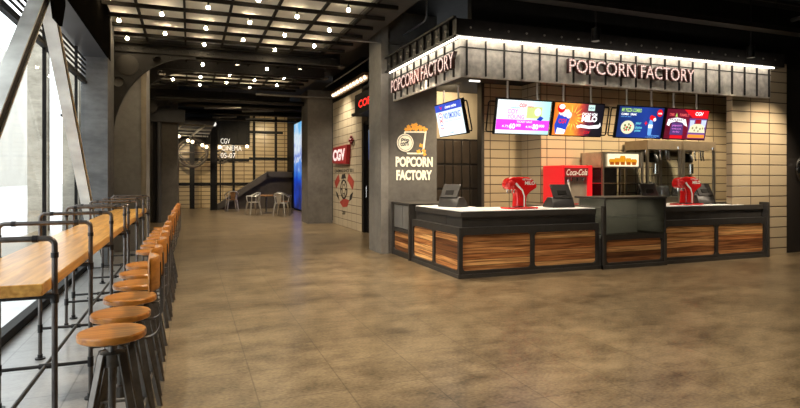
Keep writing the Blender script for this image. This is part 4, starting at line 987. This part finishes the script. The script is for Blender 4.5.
MB().cyl((4.41, 14.25, .95), (4.41, 14.25, 1.25), .015, n=8).cyl((4.41, 14.25, 1.05), (4.46, 14.25, 1.05), .012, n=8).build('door_handle', M['chrome'], d1)
tag(MB().box(4.43, 4.46, 11.6, 14.1, 1.95, 2.75).build('door_poster', gradient_glow('poster blue', ((0, S(20, 50, 140)), (.5, S(60, 130, 220)), (1, S(200, 230, 250))), 'Z', 0, .85, .55, noise=.5, scale=3)), 'small blue lit poster on the dark door', 'poster')
lb = thing('led_sign', 'black box sign with red LED lettering over the dark door', 'sign', (4.2, 12.6, 3.05))
MB().box(3.95, 4.5, 11.2, 13.75, 3.12, 3.58).box(3.88, 4.5, 11.2, 13.85, 3.06, 3.12).build('sign_box', M['black'], lb, smooth=False)
a = MB(); put_text(a, 'COFFEE', (3.942, 13.40, 3.22), (0, -1, 0), (0, 0, 1), 1.7, .185, bold=.02); a.build('led_lettering', glow('led red', (1, .03, .02), 1.6), lb, smooth=False)
ml = thing('marquee_light_bar', 'bar of round marquee bulbs along the top of the tile wall', 'light fitting', (4.25, 15.5, 4.1))
MB().box(4.18, 4.355, 13.7, 17.4, 4.12, 4.2).box(4.28, 4.355, 13.7, 17.4, 4.0, 4.12).build('bar', mat('bar copper', (.25, .13, .06), .4, .3), ml, smooth=False)
for i in range(11): MB().sphere((4.24, 13.85+i*.34, 4.08), .042, 10).build('bulb', M['bulb_far'], ml)
# red bulb sign on tile wall
cg = thing('bulb_letter_sign', 'red box sign with bulb letters on the tile wall', 'sign', (4.3, 16.5, 1.9))
MB().prism([(0, .02), (1.62, -.04), (1.78, .52), (.06, .50)], (4.35, 17.35, 1.92), (0, -1, 0), (0, 0, 1), .11).build('sign_box', mat('sign red', (.22, .008, .011), .35, emit=(.8, .02, .03), es=.06), cg, smooth=False)
a = MB(); put_text(a, 'CGV', (4.235, 17.25, 1.99), (0, -1, 0), (0, 0, 1), 1.45, .36, bold=.05); a.build('bulb_lettering', dots('bulb letter white', (1, .9, .85), 1.3), cg, smooth=False)
a = MB()
for dx, dz in ((.12, 0), (-.12, 0), (0, .075), (0, -.075)): a.sphere((4.31, 15.4+dx, 2.56+dz), .08, 10, (.5, 1, .7))
a.build('flower_mark', mat('flower red', (.15, .006, .008), .35), cg)
em = thing('wall_emblem', 'painted red and black film emblem below the red sign on the tile wall', 'emblem', (4.36, 16.4, .8))
B = Board((4.357, 16.38, 0), (0, -1, 0), (0, 0, 1), em)
B.text('caption_lettering', [('CINEMAS SINCE 2011', -1.1, 1.64, 2.2, .10, .02)], M['ink'], 1)
B.polys('red_film_frame', [[(-1.15, 1.34), (-.62, 1.60), (-.48, 1.38), (-.95, 1.12)], [(.55, 1.62), (1.15, 1.38), (1.0, 1.12), (.42, 1.40)], [(-.50, .72), (.0, .86), (.62, .82), (.40, .62), (-.10, .58)]], M['red_ink'], 1)
for q in ([(-.22, 1.58), (.16, 1.60), (.26, 1.46), (-.30, 1.44)], [(-1.0, 1.06), (-.72, .98), (-.50, .76), (-.82, .88)], [(.72, .98), (1.05, 1.08), (.88, .86), (.6, .78)]): B.poly('black_block', q, M['ink'], 2)
a = MB()
for R0, R1_ in ((.30, .245), (.15, .125)):
    a.mesh(plate_mesh([circ(0, 0, R0, sx=1.35), circ(0, 0, R1_, sx=1.33)], 0), Matrix.Translation(B.at(0, 1.13, 2)) @ Matrix((B.u, B.v, B.n)).transposed().to_4x4())
a.build('reel_ring', M['ink'], em)
B.polys('reel_spoke', [[(math.cos(q)*.19-math.sin(q)*.025, 1.13+math.sin(q)*.14+math.cos(q)*.02), (math.cos(q)*.19+math.sin(q)*.025, 1.13+math.sin(q)*.14-math.cos(q)*.02), (math.cos(q)*.36+math.sin(q)*.025, 1.13+math.sin(q)*.27-math.cos(q)*.02), (math.cos(q)*.36-math.sin(q)*.025, 1.13+math.sin(q)*.27+math.cos(q)*.02)] for q in [PI/3*i for i in range(6)]], M['ink'], 2)
B.text('foot_lettering', [('CGV', -.22, .36, .42, .12, .03)], M['ink'], 1)
# tall video wall
vw = thing('video_wall', 'tall bright blue video screen past the hall column', 'screen', (4.58, 24.8, 0))
MB().box(4.52, 4.62, 23.2, 25.95, 0, 4.0).build('casing', M['black'], vw, smooth=False)
MB().box(4.505, 4.52, 23.3, 25.85, .08, 3.92).build('display', gradient_glow('video picture', ((0, S(10, 30, 90)), (.30, S(20, 70, 200)), (.50, S(60, 150, 240)), (.56, S(235, 240, 250)), (.62, S(40, 110, 220)), (.8, S(230, 245, 255)), (1, S(90, 190, 250))), 'Z', .1, 3.9, .7, noise=.9, scale=1.3), vw, smooth=False)

# ------------------------------------------------------------------ far end of the hall
fr = thing('wall_frame', 'black steel frame lines across the far tile wall', 'frame', (1.5, 28.45, 0), kind='structure')
f = MB()
for z, xa, xb in ((1.17, -3, 4.6), (2.33, -3, 2.74), (2.42, 2.74, 4.6), (3.72, 2.74, 4.4)): f.box(xa, xb, 28.43, 28.5, z-.06, z+.06)
for x in (-1.2, 2.0, 2.98, 4.05): f.box(x-.055, x+.055, 28.41, 28.5, 0, 4.75)
f.build('bars', M['black'], fr, smooth=False)
struct('wall_far_drop', MB().box(-4, 2.76, 28.3, 28.42, 3.08, 4.75), M['black'], 'black bulkhead over the left of the far tile wall', 'wall')
pz = thing('hall_post', 'black steel post standing before the far tile wall', 'post', (1.02, 26.65, 0))
MB().box(.86, 1.16, 26.55, 26.75, 0, 3.8).build('shaft', M['black'], pz, smooth=False)
MB().box(1.10, 1.13, 26.52, 26.55, 0, 3.8).build('edge_strip', M['dark_steel'], pz, smooth=False)
MB().sphere((1.0, 26.6, 3.9), .12, 12).build('lamp', glow('post lamp', (1, .95, .85), .8), pz)
# lattice ceiling at the far left
struct('ceiling_far_left', MB().box(-4, .86, 21.1, 28.3, 3.5, 3.58), M['ceil_black'], 'dark lowered ceiling in the far left corner', 'ceiling')
lt = MB()
for i in range(4): lt.bar((-3.6, 21.4+i*1.9, 3.42), (.8, 22.2+i*1.9, 3.42), .06, .06)
for i in range(4): lt.bar((-1.9+i*.8, 21.3, 3.36), (-2.4+i*.8, 27.6, 3.36), .06, .06)
tag(lt.build('ceiling_lattice', M['lattice'], smooth=False), 'pale timber lattice under the lowered far left ceiling', 'lattice')
hb_ = ((-.46, 26, 3.27), (-.08, 26, 3.09), (.10, 26, 3.04), (.51, 26, 2.90), (.68, 26, 2.83), (1.24, 26, 2.83), (2.41, 26, 2.88))
for i, p in enumerate(hb_):
    t = thing('hanging_bulb', 'far lit bulb before the end tile wall, %s from the left column' % ordw[i], 'light bulb', p, 'bulbs hung before the far wall')
    MB().sphere(p, .075, 10).build('glass_bulb', M['bulb_far'], t)
    MB().cyl((p[0], p[1], p[2]+.06), (p[0], p[1], 3.5 if p[0] < .8 else 4.75), .012, n=6).build('cord', M['black'], t)
def wheel(c, R, label, deco):
    t = thing('wheel_ornament', label, 'ornament', (c[0], c[1], 0))
    MB().ring(c, R, .075 if deco else .035, (1, 0, 0), (0, 0, 1), 36).build('rim', mat('wheel bronze', (.05, .038, .026), .6, .2), t)
    s = MB()
    if deco:
        for a in range(4):
            q, q2 = PI/2*a, PI/2*(a+1); s.bar((c[0]+R*math.cos(q), c[1], c[2]+R*math.sin(q)), (c[0]+R*math.cos(q2), c[1], c[2]+R*math.sin(q2)), .06, .07, up=(0, 1, 0))
        s.bar((c[0]-R, c[1], c[2]), (c[0]+R, c[1], c[2]), .05, .05)
        MB().box(c[0]-.11, c[0]+.11, c[1]+.05, c[1]+.2, 0, c[2]+R).build('stand', M['black'], t, smooth=False)
    else:
        for a in range(3): q = PI/3*a+.3; s.bar((c[0]+R*math.cos(q), c[1], c[2]+R*math.sin(q)), (c[0]-R*math.cos(q), c[1], c[2]-R*math.sin(q)), .04, .04, up=(0, 1, 0))
        MB().box(c[0]-.03, c[0]+.03, c[1]+.02, c[1]+.08, 0, c[2]).build('stand', M['black'], t, smooth=False)
    s.build('spokes', mat('wheel bronze', (.05, .038, .026), .6, .2), t)
wheel((.09, 27.9, 2.65), .66, 'large ring wheel ornament with diamond spokes before the far left tile wall', True)
wheel((1.36, 27.9, 2.45), .30, 'small spoked wheel beside the black hall post', False)
# neon words
nn = thing('neon_sign', 'white neon lettering hung in the hall before the far wall', 'sign', (1.45, 22, 2.2))
a = MB(); put_text(a, 'CGV', (1.08, 21.97, 2.76), (1, 0, 0), (0, 0, 1), .33, .19, bold=-.005); put_text(a, 'CINEMA', (1.12, 21.97, 2.50), (1, 0, 0), (0, 0, 1), .72, .19, bold=-.005); put_text(a, '05-07', (1.08, 21.97, 2.22), (1, 0, 0), (0, 0, 1), .54, .19, bold=-.005)
a.build('neon_lettering', glow('neon white', (1, .93, .8), 1.0), nn, smooth=False)
MB().cyl((1.2, 22, 2.2), (1.2, 22, 4.75), .008, n=6).build('hanger', M['black'], nn)
MB().cyl((1.7, 22, 2.2), (1.7, 22, 4.75), .008, n=6).build('hanger', M['black'], nn)
# stair
sr = thing('stair_block', 'dark stair flank with sloping parapet at the far end of the hall', 'stair', (3, 27.2, 0))
fl_ = [(.95, .0), (4.6, .0), (4.6, 1.5), (3.42, 1.5), (1.2, 0.02)]
MB().prism(fl_, (0, 27.05, 0), (1, 0, 0), (0, 0, 1), -.6).build('flank', mat('stair dark', (.065, .05, .036), .6, var=.15), sr, smooth=False)
cp = mat('stair capping', (.06, .05, .04), .5, var=.15)
b = MB(); b.bar((4.6, 26.95, 1.62), (3.40, 26.95, 1.62), .3, .27, up=(0, 0, 1)); b.bar((3.46, 26.95, 1.62), (.98, 26.95, -.02), .3, .26, up=(0, 0, 1)); b.build('capping', cp, sr, smooth=False)
# ------------------------------------------------------------------ cafe chairs and table at the far end
def cafe_chair(label, x, y, rz, m, wood, sc=1.12):
    t = thing('cafe_chair', label, 'chair', (0, 0, 0))
    MB().prism(rrect(-.19, .19, -.18, .18, .05), (0, 0, .43), (1, 0, 0), (0, 1, 0), .022, .006, 1).build('seat', M['cafe_wood'] if wood else m, t)
    for sx, sy_ in ((1, 1), (1, -1), (-1, 1), (-1, -1)):
        MB().cyl((sx*.16, sy_*.15, .43), (sx*.215, sy_*.21, 0), .034, .018, n=10).build('leg', m, t)
    b = MB()
    pts = [(-.22, -.16, .66)]+[(-.24*math.cos(q), .02+.22*math.sin(q), .66+.12*max(0, math.sin(q))) for q in [PI*i/10 for i in range(11)]]+[(.22, -.16, .66)]
    b.tube(pts, .02, 8)
    for s in (-1, 1): b.cyl((s*.22, -.16, .66), (s*.18, -.14, .44), .018, n=8); b.cyl((s*.15, .17, .44), (s*.16, .19, .75), .016, n=8)
    b.build('arm_frame', m, t)
    MB().prism([(-.075, 0), (.075, 0), (.10, .34), (-.10, .34)], (0, .195, .44), (1, 0, 0), (0, .12, 1), .014).build('back_splat', M['cafe_wood'] if wood else m, t, smooth=False)
    t.location = (x, y, 0); t.rotation_euler = (0, 0, rz); t.scale = (sc, sc, sc); return t
cafe_chair('galvanised metal armchair left of the cafe table, turned towards it', 2.36, 22.85, 1.9-PI, M['chair_metal'], False)
cafe_chair('grey metal armchair right of the cafe table with its back splat to the hall', 3.30, 21.75, PI-.55, M['chair_metal'], False)
cafe_chair('metal armchair with wooden seat and back by the foot of the stair', 1.72, 25.6, PI+.15, M['chair_metal'], True)
cafe_chair('wooden-seated chair tucked behind the grey metal armchair', 3.62, 23.15, 2.2, M['chair_dark'], True)
ct = thing('cafe_table', 'small round wooden cafe table between the metal chairs', 'table', (2.95, 23.6, 0))
MB().lathe([(0, .71), (.42, .71), (.43, .72), (.43, .745), (.42, .75), (0, .75)], (2.95, 23.6, 0), n=30).build('tabletop', M['cafe_wood'], ct)
MB().cyl((2.95, 23.6, .02), (2.95, 23.6, .71), .035, n=12).build('pedestal', M['chair_dark'], ct)
MB().lathe([(.25, 0), (.25, .02), (.05, .04)], (2.95, 23.6, 0), n=24).build('foot', M['chair_dark'], ct)

# ------------------------------------------------------------------ light
w = bpy.data.worlds.new('world'); bpy.context.scene.world = w; w.use_nodes = True
bg = w.node_tree.nodes['Background']; bg.inputs['Color'].default_value = (.93, .97, 1.0, 1); bg.inputs['Strength'].default_value = 2.8
def area(name, loc, size, power, col, rot=(0, 0, 0), sy=None, spread=PI):
    l = bpy.data.lights.new(name, 'AREA'); l.energy = power; l.color = col; l.size = size; l.spread = spread
    if sy: l.shape = 'RECTANGLE'; l.size_y = sy
    o = bpy.data.objects.new(name, l); C.objects.link(o); o.location = loc; o.rotation_euler = rot; return o
sun = bpy.data.lights.new('sun', 'SUN'); sun.energy = 2.2; sun.angle = .05; sun.color = (1, .95, .86)
so = bpy.data.objects.new('sun', sun); C.objects.link(so); so.rotation_euler = V((-.30, .80, -.75)).to_track_quat('-Z', 'Y').to_euler()
def spot(name, loc, to, power, col, ang=70, blend=.6, r=.06):
    l = bpy.data.lights.new(name, 'SPOT'); l.energy = power*2.7; l.color = col; l.spot_size = math.radians(ang); l.spot_blend = blend; l.shadow_soft_size = r
    o = bpy.data.objects.new(name, l); C.objects.link(o); o.location = loc
    o.rotation_euler = (V(to)-V(loc)).to_track_quat('-Z', 'Y').to_euler(); return o
WARM = (1, .84, .64)
# kiosk working light
for x in (5.4, 7.6, 9.6, 11.6): spot('kiosk_ceiling_lamp', (x, 9.0, 3.55), (x, 9.9, 1.0), 130, (1, .81, .55), 120, .8, .15)
spot('kiosk_room_lamp', (5.7, 11.4, 3.5), (5.7, 12.6, 2.9), 60, (1, .80, .52), 120, .8, .1)
spot('kiosk_corner_lamp', (4.6, 8.6, 3.55), (4.6, 8.6, 0), 60, WARM, 120, .8, .1)
for loc, rot, sz in (((7.0, FY-.42, 3.50), (math.radians(62), 0, 0), 6.4), ((FX-.42, 8.8, 3.50), (math.radians(62), 0, -PI/2), 2.8)):
    area('fascia_wash', loc, sz, 2.1*sz, (1, .90, .76), rot, .04)  # unseen area lights added before the panels to brighten them evenly
# kiosk front downlights
for x in (5.88, 9.24): spot('fascia_downlight', (x, 6.98, 3.58), (x, 6.75, 0), 100, WARM, 84, .9, .05)
spot('side_downlight', (3.1, 8.8, 3.9), (3.6, 8.8, 0), 150, WARM, 90, .8, .05)
spot('logo_lamp', (3.6, 8.9, 3.9), (4.15, 10.3, 2.0), 45, (1, .88, .70), 60, .8, .05)
spot('pier_lamp', (10.3, 6.2, 3.3), (10.2, 7.5, 1.7), 110, WARM, 75, .9, .05)
for x in (6.6, 7.25): spot('case_fill', (x, 7.36, 1.10), (x, 7.9, .65), 3, (1, .9, .75), 130, .9, .03)  # unseen fill lights added inside the display case to brighten it
for x in (10.0, 11.06): spot('machine_fill', (x, 9.75, 2.08), (x, 10.1, 1.3), 14, (1, .85, .65), 120, .9, .03)  # no real fitting: extra light put in to brighten the popcorn machines
# lobby
for (x, y, p) in ((1.4, 3.6, 190), (4.6, 3.0, 130), (8.2, 4.2, 120), (.9, 6.6, 170), (3.4, 5.6, 110), (1.6, 9.2, 140)):
    spot('lobby_lamp', (x, y, 4.1), (x, y, 0), p, WARM, 105, .9, .08)
for (x, y, p) in ((1.6, 13.3, 140), (2.6, 16.2, 150), (1.2, 18.6, 120), (2.4, 20.5, 160), (3.0, 23.0, 120), (1.6, 25.4, 130)):
    spot('hall_lamp', (x, y, 3.85), (x, y, 0), p, WARM, 110, .9, .08)
spot('far_wall_lamp', (3.6, 26.0, 3.9), (3.7, 28.5, 2.4), 70, (1, .80, .5), 110, .8, .1)
spot('far_wall_lamp', (-.4, 26.2, 2.9), (-.2, 28.5, 1.6), 52, (1, .80, .5), 120, .8, .1)
spot('far_wall_lamp', (2.0, 26.0, 3.2), (2.0, 28.5, 2.0), 42, (1, .80, .5), 110, .8, .1)
spot('lattice_fill', (-.6, 23.6, 1.6), (-.6, 24.2, 3.5), 45, (1, .86, .64), 140, .9, .1)  # floating uplight added so the pale lattice shows
spot('stair_fill', (2.8, 24.6, 3.6), (3.0, 27, 1.0), 60, WARM, 80, .9, .1)  # extra warm light put on the stair against the video wall's blue cast
spot('tile_wall_lamp', (3.4, 15.8, 4.1), (4.36, 16.2, 2.0), 75, (1, .86, .66), 110, .8, .08)

sc_ = bpy.context.scene
sc_.view_settings.view_transform = 'Standard'
sc_.view_settings.look = 'None'
sc_.view_settings.exposure = .3
cy = sc_.cycles
cy.use_denoising = True; cy.max_bounces = 7; cy.diffuse_bounces = 3; cy.glossy_bounces = 3; cy.transparent_max_bounces = 12
cy.sample_clamp_indirect = 4; cy.caustics_reflective = False; cy.caustics_refractive = False
